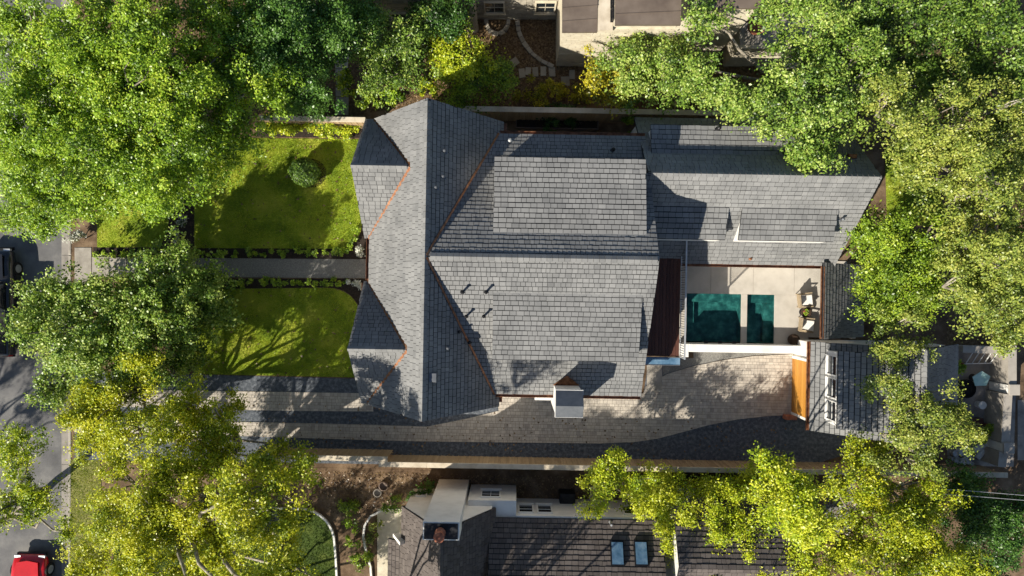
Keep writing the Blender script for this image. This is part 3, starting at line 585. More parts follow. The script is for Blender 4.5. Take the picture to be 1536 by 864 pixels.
def tree(label, base, blobs, leaf, name='tree', bark='bark', dens=5.4, per=165, cr=.38, ln=.098, wd=.059, trunk=.22, group=None, mu=.5, flat=.72, cat='tree', twigs=9, fill=.55):
    """base: ground px of the trunk; blobs: (px, py, radius px, height m) read at that height"""
    B = at(*base); root = empty(name, B, 0, label, cat, group); Vs = []; Ts = []; tk = MB(); tk.off = B
    cs = []
    for px, py, r, z in blobs:
        c = at(px, py, z); rm = r / S * (H - z) / H; cs.append((c, rm))
        rm *= 1.06; n = max(4, int(dens * 1.3 * math.pi * rm * rm)); C, D = clumps_in(c + Vector((0, 0, rnd.uniform(-.35, .35) * rm)), rm * .9, rm * flat, n, rnd.choice((4, 5, 6)))
        V, t = foliage(C, D, cr, per, ln, wd, tone_mu=mu + rnd.uniform(-.06, .06)); Vs.append(V); Ts.append(t)
        n2 = int(n * fill)
        if n2:
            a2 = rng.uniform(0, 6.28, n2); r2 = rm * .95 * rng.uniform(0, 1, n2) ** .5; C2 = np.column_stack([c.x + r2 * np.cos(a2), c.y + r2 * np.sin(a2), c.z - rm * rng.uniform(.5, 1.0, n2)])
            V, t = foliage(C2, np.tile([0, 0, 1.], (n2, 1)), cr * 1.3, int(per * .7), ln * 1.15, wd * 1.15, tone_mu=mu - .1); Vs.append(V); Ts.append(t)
        k = np.argsort(-C[:, 2])[rng.integers(0, max(1, n // 3), min(twigs, n))]
        for i in k: tk.tube(sway(c - Vector((0, 0, rm * .45)), C[i], 4, .12 * rm), [.055 * min(1.2, rm ** .5), .045, .036, .026, .012], 5, rnd.random(), False)
    zc = sum(c.z for c, _ in cs) / len(cs); A = sum((c for c, _ in cs), Vector()) / len(cs)
    fork = Vector((B.x + (A.x - B.x) * .25, B.y + (A.y - B.y) * .25, zc * .5))
    tk.tube(sway(B - Vector((0, 0, .15)), fork, 4, .08), [trunk * 1.35, trunk, trunk * .92, trunk * .85, trunk * .75], 9, .4)
    for c, rm in cs: tk.tube(sway(fork - Vector((0, 0, .1)), c - Vector((0, 0, rm * .4)), 5, .42), [trunk * .45, trunk * .38, trunk * .32, trunk * .26, trunk * .2, .035], 6, .4)
    tk.build('trunk', M[bark], root, True)
    V = np.concatenate(Vs) - np.array(B); soup('crown', V, 4, np.concatenate(Ts), M[leaf], root)
    return root
def bush(label, px, py, r, leaf, h_=.9, name='shrub', z0=0., dens=9, per=70, ln=.1, wd=.06, cr=.2, group=None, mu=.5, cat='shrub', stems=5):
    B = at(px, py, z0); rm = r / S; root = empty(name, B, 0, label, cat, group)
    C, D = clumps_in((0, 0, h_ * .55), rm * .88, h_ * .5, max(5, int(dens * math.pi * rm * rm)), 5); C[:, 2] = np.maximum(C[:, 2], .05)
    V, t = foliage(C, D, min(cr, rm * .5), per, ln, wd, tone_mu=mu); V[:, 2] = np.maximum(V[:, 2], .01); soup('foliage', V, 4, t, M[leaf], root)
    s = MB()
    for i in range(stems): a = rnd.uniform(0, 6.28); s.tube(sway((0, 0, -.03), (math.cos(a) * rm * .5, math.sin(a) * rm * .5, h_ * .6), 3, .04), [.022, .017, .012, .006], 5, .5, False)
    s.build('stem', M['bark'], root); return root

ORD = 'first second third fourth fifth sixth seventh eighth ninth tenth eleventh twelfth thirteenth fourteenth fifteenth sixteenth seventeenth eighteenth nineteenth twentieth twenty-first twenty-second twenty-third twenty-fourth twenty-fifth twenty-sixth twenty-seventh twenty-eighth twenty-ninth thirtieth'.split()
# clipped ball on the lawn: dense shell of small leaves
root = empty('clipped_shrub', at(463, 262), 0, 'round clipped ball shrub standing alone on the lawn', 'shrub')
n = 9000; d = rng.normal(size=(n, 3)); d /= np.linalg.norm(d, axis=1, keepdims=True); P = d * ((rng.uniform(.84, 1.03, n) * (1 + .06 * np.sin(d[:, 0] * 7 + 1) * np.cos(d[:, 1] * 6) + .05 * np.sin(d[:, 2] * 9 + d[:, 0] * 5)))[:, None]) * np.array([.78, .72, .72]) + np.array([0, 0, .76]); P[:, 2] = np.maximum(P[:, 2], .03)
soup('foliage', leafquads(P, d + rng.normal(size=(n, 3)) * .45, .085, .055), 4, np.clip(rng.normal(.22, .22, n), 0, 1), M['leaf_dark'], root)
s = MB(); s.tube([(0, 0, -.05), (0, 0, .5)], [.06, .05], 8); s.build('stem', M['bark'], root)
sheet('ball_bed', arc(466, 260, 24, 0, 345, 15, 22), .02, M['mulch'])
for i, px in enumerate((411, 431, 451, 468, 488, 507, 530)): bush('rounded yellow-green hedge shrub along the pale fence, %s from the house' % ORD[6 - i], px + rnd.uniform(-2, 2), 196 + rnd.uniform(-2, 2), 13.5, 'leaf_lime', .95, 'hedge_shrub', dens=18, per=120, group='hedge shrubs along the pale fence', mu=.66)
k = 0
for i in range(30):
    px = 150 + i * 12.9 + rnd.uniform(-4, 4)
    if 228 < px < 292: continue
    k += 1
    bush('low leafy plant on the ball-shrub side of the walk, %s from the street' % ORD[k - 1], px, 379 + rnd.uniform(-2, 2), 5.8 + rnd.uniform(-2.2, 2.2), 'leaf_shrub', rnd.uniform(.2, .4), 'border_plant', group='border plants beside the walk, ball side', cat='plant', dens=16, per=40, cr=.12, mu=.45, stems=3)
for i in range(18):
    bush('low leafy plant on the driveway side of the walk, %s from the house' % ORD[17 - i], 322 + i * 11.6 + rnd.uniform(-4, 4), 425 + rnd.uniform(-2, 2), 5.8 + rnd.uniform(-2, 2), 'leaf_shrub', rnd.uniform(.2, .4), 'border_plant', group='border plants beside the walk, driveway side', cat='plant', dens=16, per=40, cr=.12, mu=.45, stems=3)
for i, (px, py) in enumerate(((512, 375), (524, 370), (531, 360), (537, 348))): bush('small green plant in the curved bed corner, %s from the gravel walk' % ORD[i], px, py, 6, 'leaf_shrub', .35, 'border_plant', group='plants in the curved bed corner', cat='plant', dens=16, per=40, cr=.12, stems=3)
bush('white-flowering shrub by the entry gable with the clipped-ball lawn', 544, 378, 10, 'petal_white', .5, 'flower_shrub', mu=.55)
bush('white-flowering shrub across the walk, by the entry door', 536, 424, 9, 'petal_white', .5, 'flower_shrub', mu=.5)
bush('big white-flowering shrub at the street end of the walk', 128, 357, 17, 'petal_white', .8, 'flower_shrub', mu=.5)
for i, (px, py) in enumerate(((268, 352), (276, 328), (272, 300))): bush('pale flowering plant in the dark bed beside the ball-shrub lawn, %s from the walk' % ORD[i], px, py, 9, 'petal_white', .5, 'flower_shrub', mu=.25, group='pale flowering plants in the dark bed')

# trees: crown blobs are (px, py, radius px, height)
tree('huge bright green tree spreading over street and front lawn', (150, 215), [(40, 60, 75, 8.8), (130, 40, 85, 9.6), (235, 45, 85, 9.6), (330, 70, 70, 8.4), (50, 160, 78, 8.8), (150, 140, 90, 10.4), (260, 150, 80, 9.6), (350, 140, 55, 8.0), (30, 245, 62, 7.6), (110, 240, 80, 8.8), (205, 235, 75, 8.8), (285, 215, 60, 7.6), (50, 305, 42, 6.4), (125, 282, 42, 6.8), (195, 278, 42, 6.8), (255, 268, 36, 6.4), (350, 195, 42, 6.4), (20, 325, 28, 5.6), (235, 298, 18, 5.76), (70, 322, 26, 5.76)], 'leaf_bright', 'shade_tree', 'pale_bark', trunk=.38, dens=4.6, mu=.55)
tree('deep green tree between the bright street tree and the stone neighbour house', (480, 100), [(410, 40, 62, 7.5), (470, 25, 60, 7), (430, 100, 55, 7), (395, 110, 40, 6.5), (455, 140, 30, 5), (520, 10, 35, 6)], 'leaf_deep', 'shade_tree', dens=5.4, mu=0.66)
tree('small green tree with a pale trunk beside the stone path, next to the roof peak', (575, 140), [(560, 60, 45, 4.8), (600, 55, 40, 4.6), (575, 105, 38, 4.2), (610, 100, 30, 4), (545, 25, 30, 5)], 'leaf_dark', 'garden_tree', 'pale_bark', dens=4.2, per=80, trunk=.12)
tree('dark green small tree against the rounded stone bay', (655, 60), [(655, 40, 36, 4), (680, 25, 22, 4.2), (640, 20, 24, 4)], 'leaf_deep', 'garden_tree', trunk=.1, mu=.35)
tree('bright lime small tree in front of the stone bay', (690, 105), [(670, 75, 32, 4), (705, 80, 36, 4.2), (675, 105, 26, 3.6), (728, 95, 26, 3.6)], 'leaf_lime', 'garden_tree', trunk=.1, mu=.62, per=80)
tree('mid green small tree beside the lime one, over the fence line', (725, 130), [(715, 130, 34, 3), (745, 118, 26, 3), (690, 140, 20, 2.6)], 'leaf_shrub', 'garden_tree', trunk=.08, mu=.36, per=80)
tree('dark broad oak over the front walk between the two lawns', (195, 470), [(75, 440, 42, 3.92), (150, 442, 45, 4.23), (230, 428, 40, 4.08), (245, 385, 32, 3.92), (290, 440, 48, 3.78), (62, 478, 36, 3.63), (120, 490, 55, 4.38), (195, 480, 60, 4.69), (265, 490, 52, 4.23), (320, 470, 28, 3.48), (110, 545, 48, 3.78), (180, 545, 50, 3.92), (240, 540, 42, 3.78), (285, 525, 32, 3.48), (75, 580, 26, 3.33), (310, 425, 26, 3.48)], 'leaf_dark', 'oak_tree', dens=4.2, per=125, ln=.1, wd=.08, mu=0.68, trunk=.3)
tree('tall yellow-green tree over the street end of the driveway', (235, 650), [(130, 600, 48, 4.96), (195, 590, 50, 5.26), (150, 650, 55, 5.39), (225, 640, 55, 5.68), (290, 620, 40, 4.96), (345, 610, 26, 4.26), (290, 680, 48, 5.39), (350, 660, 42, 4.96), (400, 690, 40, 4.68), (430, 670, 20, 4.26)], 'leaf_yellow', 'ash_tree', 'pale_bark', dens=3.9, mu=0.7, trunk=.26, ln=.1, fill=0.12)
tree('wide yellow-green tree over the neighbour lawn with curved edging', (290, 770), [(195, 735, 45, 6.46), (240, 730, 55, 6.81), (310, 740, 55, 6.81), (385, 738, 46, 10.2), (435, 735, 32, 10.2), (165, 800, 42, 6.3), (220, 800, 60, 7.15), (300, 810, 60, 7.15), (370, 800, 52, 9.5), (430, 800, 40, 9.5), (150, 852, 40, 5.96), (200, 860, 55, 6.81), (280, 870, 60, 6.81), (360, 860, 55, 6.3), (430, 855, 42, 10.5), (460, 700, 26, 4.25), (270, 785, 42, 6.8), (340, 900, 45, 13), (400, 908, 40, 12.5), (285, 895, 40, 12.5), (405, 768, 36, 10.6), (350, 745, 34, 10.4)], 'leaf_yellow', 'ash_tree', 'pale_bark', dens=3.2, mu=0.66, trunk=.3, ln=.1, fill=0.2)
tree('loose yellow-green tree leaning over the street by the red car', (30, 770), [(25, 690, 45, 5.4), (65, 735, 26, 5), (20, 755, 40, 5.4), (0, 785, 22, 5.4), (95, 800, 20, 5), (70, 770, 20, 5)], 'leaf_lime', 'ash_tree', 'pale_bark', dens=3.2, mu=.45, trunk=.2, fill=0.15)
tree('lone lime clump of a tree leaning across the board fence', (960, 745), [(905, 700, 36, 3.91), (890, 735, 30, 3.74), (935, 725, 28, 3.74), (920, 690, 18, 4.08)], 'leaf_lime', 'garden_tree', 'pale_bark', dens=3.4, mu=0.66, trunk=.12, fill=0)
tree('broad lime-yellow tree hiding the corner of the white neighbour building', (1080, 790), [(985, 755, 42, 2.92), (1035, 775, 53, 3.37), (1095, 790, 59, 3.71), (1150, 775, 53, 3.59), (1110, 845, 65, 3.82), (1175, 830, 59, 3.71), (1060, 760, 34, 3.4), (1225, 850, 34, 5.1), (1012, 802, 30, 3.4), (1062, 868, 36, 3.57), (1070, 830, 48, 3.57)], 'leaf_lime', 'ash_tree', 'pale_bark', dens=4.6, mu=0.7, trunk=.24)
tree('tall slim lime tree leaning over the board fence by the white annex', (1100, 742), [(1205, 780, 38, 9.8), (1160, 725, 36, 9.8), (1150, 695, 22, 9.8), (1198, 748, 36, 9.8), (1228, 800, 32, 9.5)], 'leaf_lime', 'ash_tree', 'bark', dens=6.5, mu=0.68, trunk=.14, fill=0.3)
tree('olive-yellow tree beside the narrow grey side path', (1330, 790), [(1290, 720, 36, 4.59), (1340, 740, 45, 5.27), (1385, 760, 38, 5.1), (1285, 775, 40, 5.1), (1330, 800, 50, 5.78), (1390, 815, 45, 5.44), (1270, 830, 36, 4.93), (1320, 860, 50, 5.61), (1430, 845, 45, 5.1), (1400, 870, 50, 5.27), (1280, 670, 22, 4.25), (1310, 690, 26, 4.25)], 'leaf_yellow', 'garden_tree', 'pale_bark', dens=3.6, mu=0.58, trunk=.2, fill=0.25)
tree('shaded green tree in the corner past the end of the board fence', (1490, 800), [(1470, 770, 45, 3.4), (1510, 810, 45, 3.6), (1500, 855, 50, 3.6), (1450, 740, 36, 3), (1520, 760, 26, 3.2)], 'leaf_deep', 'garden_tree', dens=3.6, mu=.45)
tree('olive tree reaching over the garage roof', (1400, 640), [(1350, 490, 28, 5.8), (1330, 530, 28, 6), (1375, 530, 30, 6.2), (1340, 575, 31, 6.4), (1385, 590, 31, 6.4), (1345, 620, 28, 6), (1420, 620, 30, 6), (1330, 655, 30, 5.8), (1385, 660, 34, 6.2), (1440, 640, 30, 5.8), (1365, 690, 26, 5.6), (1320, 690, 20, 5.4)], 'leaf_olive', 'oak_tree', 'pale_bark', dens=3.2, mu=0.66, trunk=.22, fill=0.2)
tree('green tree growing against the gable end of the long wing', (1340, 400), [(1318, 345, 32, 5.4), (1378, 372, 34, 5.6), (1320, 375, 34, 5.2), (1365, 395, 38, 5.6), (1335, 425, 34, 5.4), (1385, 440, 34, 5.6), (1300, 350, 20, 5), (1310, 445, 26, 5), (1345, 465, 24, 5.2)], 'leaf_shrub', 'garden_tree', dens=4.3, mu=.45, trunk=.15)
tree('huge olive oak filling the back of the rear yard', (1470, 330), [(1325, 168, 42, 7.5), (1390, 180, 52, 8), (1450, 175, 50, 8), (1505, 190, 50, 8), (1385, 238, 32, 7.4), (1410, 240, 46, 8), (1470, 245, 52, 8.4), (1530, 250, 50, 8), (1440, 300, 46, 7.8), (1500, 320, 55, 8.4), (1440, 365, 34, 7.4), (1480, 385, 52, 8.2), (1540, 390, 50, 8), (1475, 445, 52, 8), (1530, 460, 50, 7.8), (1500, 500, 36, 7), (1425, 430, 36, 7.4)], 'leaf_olive', 'oak_tree', 'pale_bark', dens=3.6, mu=0.62, trunk=.4, fill=.25)
tree('green oak with bare grey limbs over the rear wing roof corner', (1190, 160), [(1058, 22, 30, 7), (1155, 2, 26, 7.2), (1058, 98, 28, 6.4), (1122, 142, 30, 6.6), (1205, 90, 42, 7.4), (1100, 150, 34, 6.2), (1155, 165, 38, 6.6), (1210, 145, 44, 7), (1225, 210, 40, 7), (1250, 180, 38, 7), (1205, 235, 24, 6.6), (1225, 30, 46, 7.4), (1270, 120, 44, 7.2), (1265, 70, 45, 7.4)], 'leaf_dark', 'oak_tree', 'pale_bark', dens=4.6, per=105, ln=.108, wd=.068, mu=0.6, trunk=.3)
tree('dark oak behind the pale limbed oak and the stone neighbour house', (1380, 60), [(1310, 30, 48, 6), (1370, 40, 50, 6), (1430, 40, 50, 6.2), (1490, 30, 50, 7.4), (1530, 70, 45, 7.6), (1400, 100, 45, 5.6), (1340, 100, 42, 5.6), (1460, 110, 46, 6), (1520, 130, 40, 7)], 'leaf_dark', 'oak_tree', dens=4.6, mu=0.36, per=105, ln=.108, wd=.068)
tree('green tree against the cream neighbour wall', (960, 110), [(960, 85, 42, 5), (1010, 80, 42, 5.2), (950, 125, 32, 4.4), (1000, 120, 36, 4.8), (1040, 125, 34, 5), (925, 100, 24, 4.4)], 'leaf_dark', 'garden_tree', dens=4.2, per=85, ln=.1, wd=.064, mu=.66, trunk=.14)
tree('golden yellow shrub tree beside the cream wall', (905, 125), [(898, 95, 18, 3.8), (905, 120, 26, 3.8), (915, 140, 20, 3.4)], 'leaf_gold', 'garden_tree', dens=6, per=70, trunk=.07, mu=.55, ln=.12)
bush('green shrub drooping over the top of the weathered fence', 935, 168, 26, 'leaf_shrub', 1.9, mu=.32, ln=.12, wd=.07)
for i, (px, py, r, mm) in enumerate(((800, 138, 22, .6), (835, 140, 20, .62), (868, 145, 20, .45), (778, 150, 14, .5))): bush(['broad gold-green shrub above the weathered fence', 'gold shrub beside a flagstone, above the weathered fence', 'green-gold shrub nearest the golden tree by the fence', 'small green shrub next to the flagstone row'][i], px, py, r, 'leaf_gold', 1.2, mu=mm - .2, ln=.12, wd=.05)
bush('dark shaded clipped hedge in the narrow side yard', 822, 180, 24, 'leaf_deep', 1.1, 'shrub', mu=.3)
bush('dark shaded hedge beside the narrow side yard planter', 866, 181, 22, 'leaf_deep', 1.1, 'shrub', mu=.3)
for i, (px, py, r, lf, h_, lb) in enumerate(((525, 140, 22, 'leaf_lime', 1.8, 'lime shrub at the foot of the stone path'), (560, 160, 22, 'leaf_shrub', 1.7, 'green shrub behind the roof valley corner'), (600, 155, 20, 'leaf_bright', 1.6, 'vivid green shrub behind the front roof rake'), (440, 155, 24, 'leaf_shrub', 1.6, 'green shrub beside the stone path behind the pale fence'), (415, 150, 18, 'leaf_lime', 1.4, 'lime shrub behind the hedge row fence'), (640, 140, 18, 'leaf_lime', 1.2, 'small lime shrub peeking over the roof peak'), (470, 150, 16, 'leaf_deep', 1.2, 'dark green shrub by the stone path behind the pale fence'))): bush(lb, px, py, r, lf, h_, mu=.5, ln=.13, wd=.075)
bush('feathery dark green shrub beside the white chimney stack', 638, 737, 26, 'leaf_deep', 1.7, mu=.62, ln=.12, wd=.045, dens=12)
bush('small leafy shrub between the feathery shrub and terracotta ring', 592, 745, 17, 'leaf_shrub', .8, mu=.3)
for i, (px, py) in enumerate(((529, 785), (531, 810), (535, 830))): bush('small round green shrub beside the curved edging, %s from the board fence' % ORD[i], px, py, 11, 'leaf_bright', .6, mu=.6, group='round shrubs beside the curved edging')
bush('grassy clump at the bend of the curved edging', 525, 757, 18, 'leaf_shrub', .4, mu=.4)
bush('dusty pink-green plant inside the small curved bed', 560, 790, 14, 'leaf_olive', .5, mu=.5)
bush('green plant along the patio wall in the small curved bed', 553, 830, 15, 'leaf_shrub', .6, mu=.4)
# fallen leaves
def litter(label, poly, n, z=.012):
    P = scatter_px(poly, n); C = np.column_stack([(P[:, 0] - 768) / S, (432 - P[:, 1]) / S, np.full(len(P), z) + rng.uniform(0, .02, len(P))]); Nn = rng.normal(0, .25, (len(P), 3)); Nn[:, 2] += 1
    tag(soup('fallen_leaves', leafquads(C, Nn, .11, .07), 4, rng.uniform(0, 1, len(P)), M['litter_leaf']), label, 'leaves', None, 'stuff')
litter('brown fallen leaves under the stone neighbour house', [(560, 30), (880, 30), (880, 158), (560, 165)], 9000)
litter('brown fallen leaves on the dirt yard by the board fence', [(430, 705), (900, 715), (900, 770), (500, 770)], 4000)
litter('scattered fallen leaves drifted over the gravel drive', [(380, 600), (1190, 640), (1190, 690), (380, 690)], 420, .055)
litter('few fallen leaves lying on the ball-shrub lawn', UP, 160, .06)
litter('few fallen leaves lying on the lawn above the driveway', LO, 140, .06)
litter('fallen leaves in the back corner beside the garage', [(1230, 710), (1290, 710), (1290, 864), (1230, 864)], 900, .03)

# ------------------------------------------------------------------ the stone neighbour house (north)
nh = empty('stone_house', at(770, 30), 0, 'pale stone house with brown standing-seam metal roof beyond the weathered fence', 'house')
def nbox(nm, x0, x1, y0, y1, z0, z1, m, par=None, ch=0., r=nh):
    b = MB(); b.off = r.location; b.box(x0, x1, y0, y1, z0, z1, .5, ch); return b.build(nm, M[m], par or r)
def stones(par, x0, x1, y, z0, z1, r, m='stone_wall', nrm=-1):
    """coursed ashlar face, one mesh"""
    b = MB(); b.off = r.location; z = z0
    while z < z1 - .05:
        h_ = rnd.choice((.18, .24, .3)); x = x0
        while x < x1 - .02:
            wd = min(rnd.uniform(.25, .7), x1 - x); d_ = rnd.uniform(.015, .04); b.box(x + .008, x + wd - .008, y - d_ if nrm < 0 else y, y if nrm < 0 else y + d_, z + .008, min(z + h_, z1) - .008, rnd.random()); x += wd
        z += h_
    o = b.build('stone_facing', M[m], par); o['kind'] = 'stuff'; return o
wl = nbox('wall', -6.5, -1.95, 13.85, 20, 0, 6.2, 'cream_wall'); stones(wl, -6.5, -1.95, 13.85, 0, 6.2, nh)
wl = nbox('wall', -1.95, 2.4, 14.4, 20, 0, 6.2, 'cream_wall'); stones(wl, -1.95, 2.4, 14.4, 0, 6.2, nh)
b = MB(); b.off = nh.location; b.lathe([(.22, 0), (.22, 6.2)], (-2.0, 13.85, 0), 14); b.build('corner_pier', M['stone_wall'], nh)
wl = nbox('wall', 2.35, 8.4, 11.9, 20, 0, 5.3, 'cream_wall'); stones(wl, 2.35, 8.4, 11.9, 0, 5.3, nh, 'cream_wall')
def nwin(x, y, z, wd=1.0, ht=1.35, **k):
    f = window(nh, Vector((x, y, z)) - nh.location, (1, 0, 0), wd, ht, (0, -1, 0), frame='cream_wall', **k); return f
for x, y in ((-5.6, 13.81), (-.9, 14.36), (1.7, 14.36)): nwin(x, y, 1.7)
nwin(5.7, 11.86, 4.2, .9, .9); nwin(6.9, 11.86, 2, .9, 1.2)
def metal_roof(x0, x1, y0, z0, slope, seam=.45):
    y1 = 20; b = MB(); b.off = nh.location; b.mesh([(x0, y0, z0), (x1, y0, z0), (x1, y1, z0 + slope * (y1 - y0)), (x0, y1, z0 + slope * (y1 - y0)), (x0, y0, z0 - .15), (x1, y0, z0 - .15), (x1, y1, z0 - .15), (x0, y1, z0 - .15)], [(0, 1, 2, 3), (7, 6, 5, 4), (0, 4, 5, 1), (1, 5, 6, 2), (2, 6, 7, 3), (3, 7, 4, 0)])
    r = b.build('metal_roof', M['brown_metal'], nh); y = y0 + seam
    while y < y1: b = MB(); b.off = nh.location; z = z0 + slope * (y - y0) + .012; b.bar((x0, y, z), (x1, y + .12, z + slope * .12), .03, .03); b.build('seam', M['brown_metal'], r); y += seam * 1.3
metal_roof(2.3, 3.9, 11.72, 5.4, .12); metal_roof(4.62, 7.55, 11.78, 6.1, .12); metal_roof(8.1, 11, 12.2, 6.9, .12)
nbox('upper_wall', 4.62, 7.5, 11.95, 20, 5.302, 5.94, 'cream_wall'); nbox('upper_wall', 8.1, 10.9, 12.4, 20, 0, 6.74, 'cream_wall'); nbox('trim_panel', 3.92, 4.6, 11.76, 20, 5.302, 5.5, 'cap_wood')
for k in range(5): window(nh, Vector((4.6, 12.4 + k * .62, 5.72)) - nh.location, (0, 1, 0), .5, .3, (-1, 0, 0), frame='dark_metal', bars=(0, 0), trim=.04)
for k in range(5): window(nh, Vector((8.08, 12.8 + k * .7, 6.3)) - nh.location, (0, 1, 0), .58, .55, (-1, 0, 0), frame='dark_metal', bars=(0, 0), trim=.04)
# terrace block with two rattan chairs
tb = empty('raised_terrace', at(1110, 100), 0, 'raised cream terrace block beside the stone house with round chairs on it', 'terrace')
wl = nbox('terrace_wall', 11.3, 15.2, 11.9, 19, 0, 2.75, 'cream_wall', r=tb); stones(wl, 11.3, 15.2, 11.9, 0, 2.7, tb, 'cream_wall')
for i in range(4):
    for j in range(4): nbox('terrace_slab', 11.3 + i * .97, 11.3 + i * .97 + .95, 12.05 + j * 1.2, 12.05 + j * 1.2 + 1.18, 2.752, 2.8, 'concrete', r=tb, ch=.01)
nbox('coping', 11.26, 15.24, 11.84, 12.04, 2.752, 2.83, 'cream_wall', r=tb, ch=.01)
def round_chair(label, px, py, z, m='terracotta', rot=0):
    r = empty('round_chair', at(px, py, z), rot, label, 'chair'); b = MB(); b.lathe([(.3, .36), (.34, .4), (.3, .44)], n=16); b.build('seat', M[m], r)
    b = MB()
    for k in range(10): a = math.radians(20 + k * 15.5); a2 = math.radians(20 + (k + 1) * 15.5); b.mesh([(.34 * math.cos(a), .34 * math.sin(a), .42), (.34 * math.cos(a2), .34 * math.sin(a2), .42), (.42 * math.cos(a2), .42 * math.sin(a2), .8), (.42 * math.cos(a), .42 * math.sin(a), .8), (.37 * math.cos(a), .37 * math.sin(a), .42), (.37 * math.cos(a2), .37 * math.sin(a2), .42), (.45 * math.cos(a2), .45 * math.sin(a2), .8), (.45 * math.cos(a), .45 * math.sin(a), .8)], [(0, 1, 2, 3), (7, 6, 5, 4), (3, 2, 6, 7), (0, 4, 5, 1)])
    b.build('backrest', M[m], r)
    for k in range(4): a = math.radians(45 + 90 * k); b = MB(); b.tube([(.27 * math.cos(a), .27 * math.sin(a), .38), (.31 * math.cos(a), .31 * math.sin(a), 0)], .02, 6); b.build('leg', M['dark_metal'], r)
round_chair('reddish round-backed chair next to the terrace coping', 1128, 46, 2.8, rot=2.6); round_chair('reddish round-backed chair farther from the terrace coping', 1117, 28, 2.8, rot=.4)
# garden stonework of the neighbour
def stone_row(nm, label, pts, sz, m='stone_wall', h_=.14, gap=.03, cat='edging'):
    P = [at(*p) for p in pts]; root = empty(nm, P[0], 0, label, cat)
    for i in range(len(P) - 1):
        d = P[i + 1] - P[i]; n = max(1, int(round(d.length / sz)))
        for k in range(n): a = P[i] + d * (k / n); c = P[i] + d * ((k + 1) / n); u = d.normalized(); b = MB(); b.off = P[0]; z = Vector((0, 0, h_ / 2 + rnd.uniform(-.02, .01))); b.bar(a + z + u * gap / 2, c + z - u * gap / 2, .2 + rnd.uniform(-.03, .03), h_, tone=rnd.random()); b.build('stone', M[m], root)
stone_row('stone_edging', 'curved stone edging sweeping from the stone house to the cream wall', [(776, 32), (778, 48), (785, 64), (797, 80), (812, 92), (830, 101)], .32)
stone_row('stone_edging', 'U-shaped stone edging round a bed under the house window', [(729, 30), (731, 42), (738, 50), (748, 52), (757, 47), (762, 38), (763, 30)], .28)
for i, (px, py, a, sx, sy) in enumerate(((783, 110, .1, .32, .5), (792, 107, -.1, .3, .42), (803, 108, .05, .3, .5), (815, 107, 0, .3, .5), (828, 108, .05, .34, .5), (848, 122, .03, .45, .5), (772, 93, .6, .4, .4), (858, 112, 0, .3, .5))):
    b = MB(); b.box(-sx / 2, sx / 2, -sy / 2, sy / 2, -.02, .05, rnd.random(), .015); o = b.build('flagstone', M['stone_wall']); o.location = at(px, py); o.rotation_euler.z = a; tag(o, 'rectangular flagstone set in the leaf bed below the curved edging', 'flagstone', 'flagstones in the leaf bed')
sp = tag(empty('stone_path', at(515, 115), 0), kind='structure')
for i in range(8): b = MB(); b.off = at(515, 115); p = at(504 + rnd.uniform(-1, 1), 62 + i * 14); b.box(p.x, p.x + .68, p.y - .47, p.y, -.02, .05, rnd.random(), .015); b.build('slab', M['stone_wall'], sp)
nbx = empty('side_gate_wall', at(1017, 155), 0, 'short yellow stucco stub wall just behind the weathered fence', 'wall')
b = MB(); b.box(-.2, .15, -.3, .9, 0, 1.5, .5, .02); b.build('wall_body', M['cream_wall'], nbx); b = MB(); b.box(-.24, .19, -.34, .94, 1.502, 1.56, .5, .02); b.build('coping', M['cream_wall'], nbx)

# ------------------------------------------------------------------ the white neighbour house (south)
sh = empty('white_house', loc2w(0, -11.4), ROT, 'white stucco house with dark brown shingles, skylights and a broad white chimney', 'house')
BS = M['brown_shingle']; OY = 11.4
def sbox(nm, x0, x1, y0, y1, z0, z1, m, par=None, ch=0.): b = MB(); b.box(x0, x1, y0 + OY, y1 + OY, z0, z1, .5, ch); return b.build(nm, M[m], par or sh)
gxa, gxb, gxc, gyn, gze, gzt = -5.25, -.6, -2.95, -10.85, 2.9, 6.5
for xe, s in ((gxa, -1), (gxb, 1)): roof_slope(sh, (xe, -20 + OY, gze), (0, 1, 0), (gxc - xe, 0, gzt - gze), gyn + 20, math.hypot(gxc - xe, gzt - gze), BS, e=.24, wd=.28)
ridge_caps(sh, (gxc, -20 + OY, gzt + .02), (gxc, gyn + OY, gzt + .02), .12, .15, BS)
b = MB(); b.prism([(gxa + .2, 0), (gxb - .2, 0), (gxb - .2, gze + .2), (gxc, gzt - .25), (gxa + .2, gze + .2)], 'y', -20 + OY, gyn + .02 + OY); b.build('wall', WH, sh)
sbox('wall', -2.0, .4, -11.5, -10.55, 0, 2.75, 'white_wall'); sbox('wall', .4, 7.3, -19, -11.25, 0, 2.85, 'white_wall')
roof_slope(sh, (-.9, -11.32 + OY, 2.9), (1, 0, 0), (0, -7.5, 3.6), 8.5, 8.3, BS, e=.24, wd=.28); roof_slope(sh, (-.9, -26.3 + OY, 2.9), (1, 0, 0), (0, 7.5, 3.6), 8.5, 8.3, BS, e=.24, wd=.28)
ck = empty('chimney', (0, 0, 0), parent=sh)
sbox('chimney_stack', -3.72, -2.12, -11.1, -10.3, 0, 6.75, 'white_wall', ck); sbox('chimney_top', -3.66, -2.18, -11.04, -10.36, 6.752, 6.8, 'dark_metal', ck)
b = MB(); b.lathe([(.24, 6.8), (.24, 6.9), (.18, 6.98), (.2, 7.35), (.24, 7.42), (.12, 7.44)], (-2.95, -10.75 + OY, 0), 14); b.build('chimney_pot', M['terracotta'], ck)
def swin(x, y, z, wd, ht, **k): return window(sh, (x, y + OY, z), (1, 0, 0), wd, ht, (0, 1, 0), frame='white_wall', **k)
swin(-.9, -10.55, 1.75, .95, 1.15); swin(-4.5, -10.83, 1.1, .5, .7)
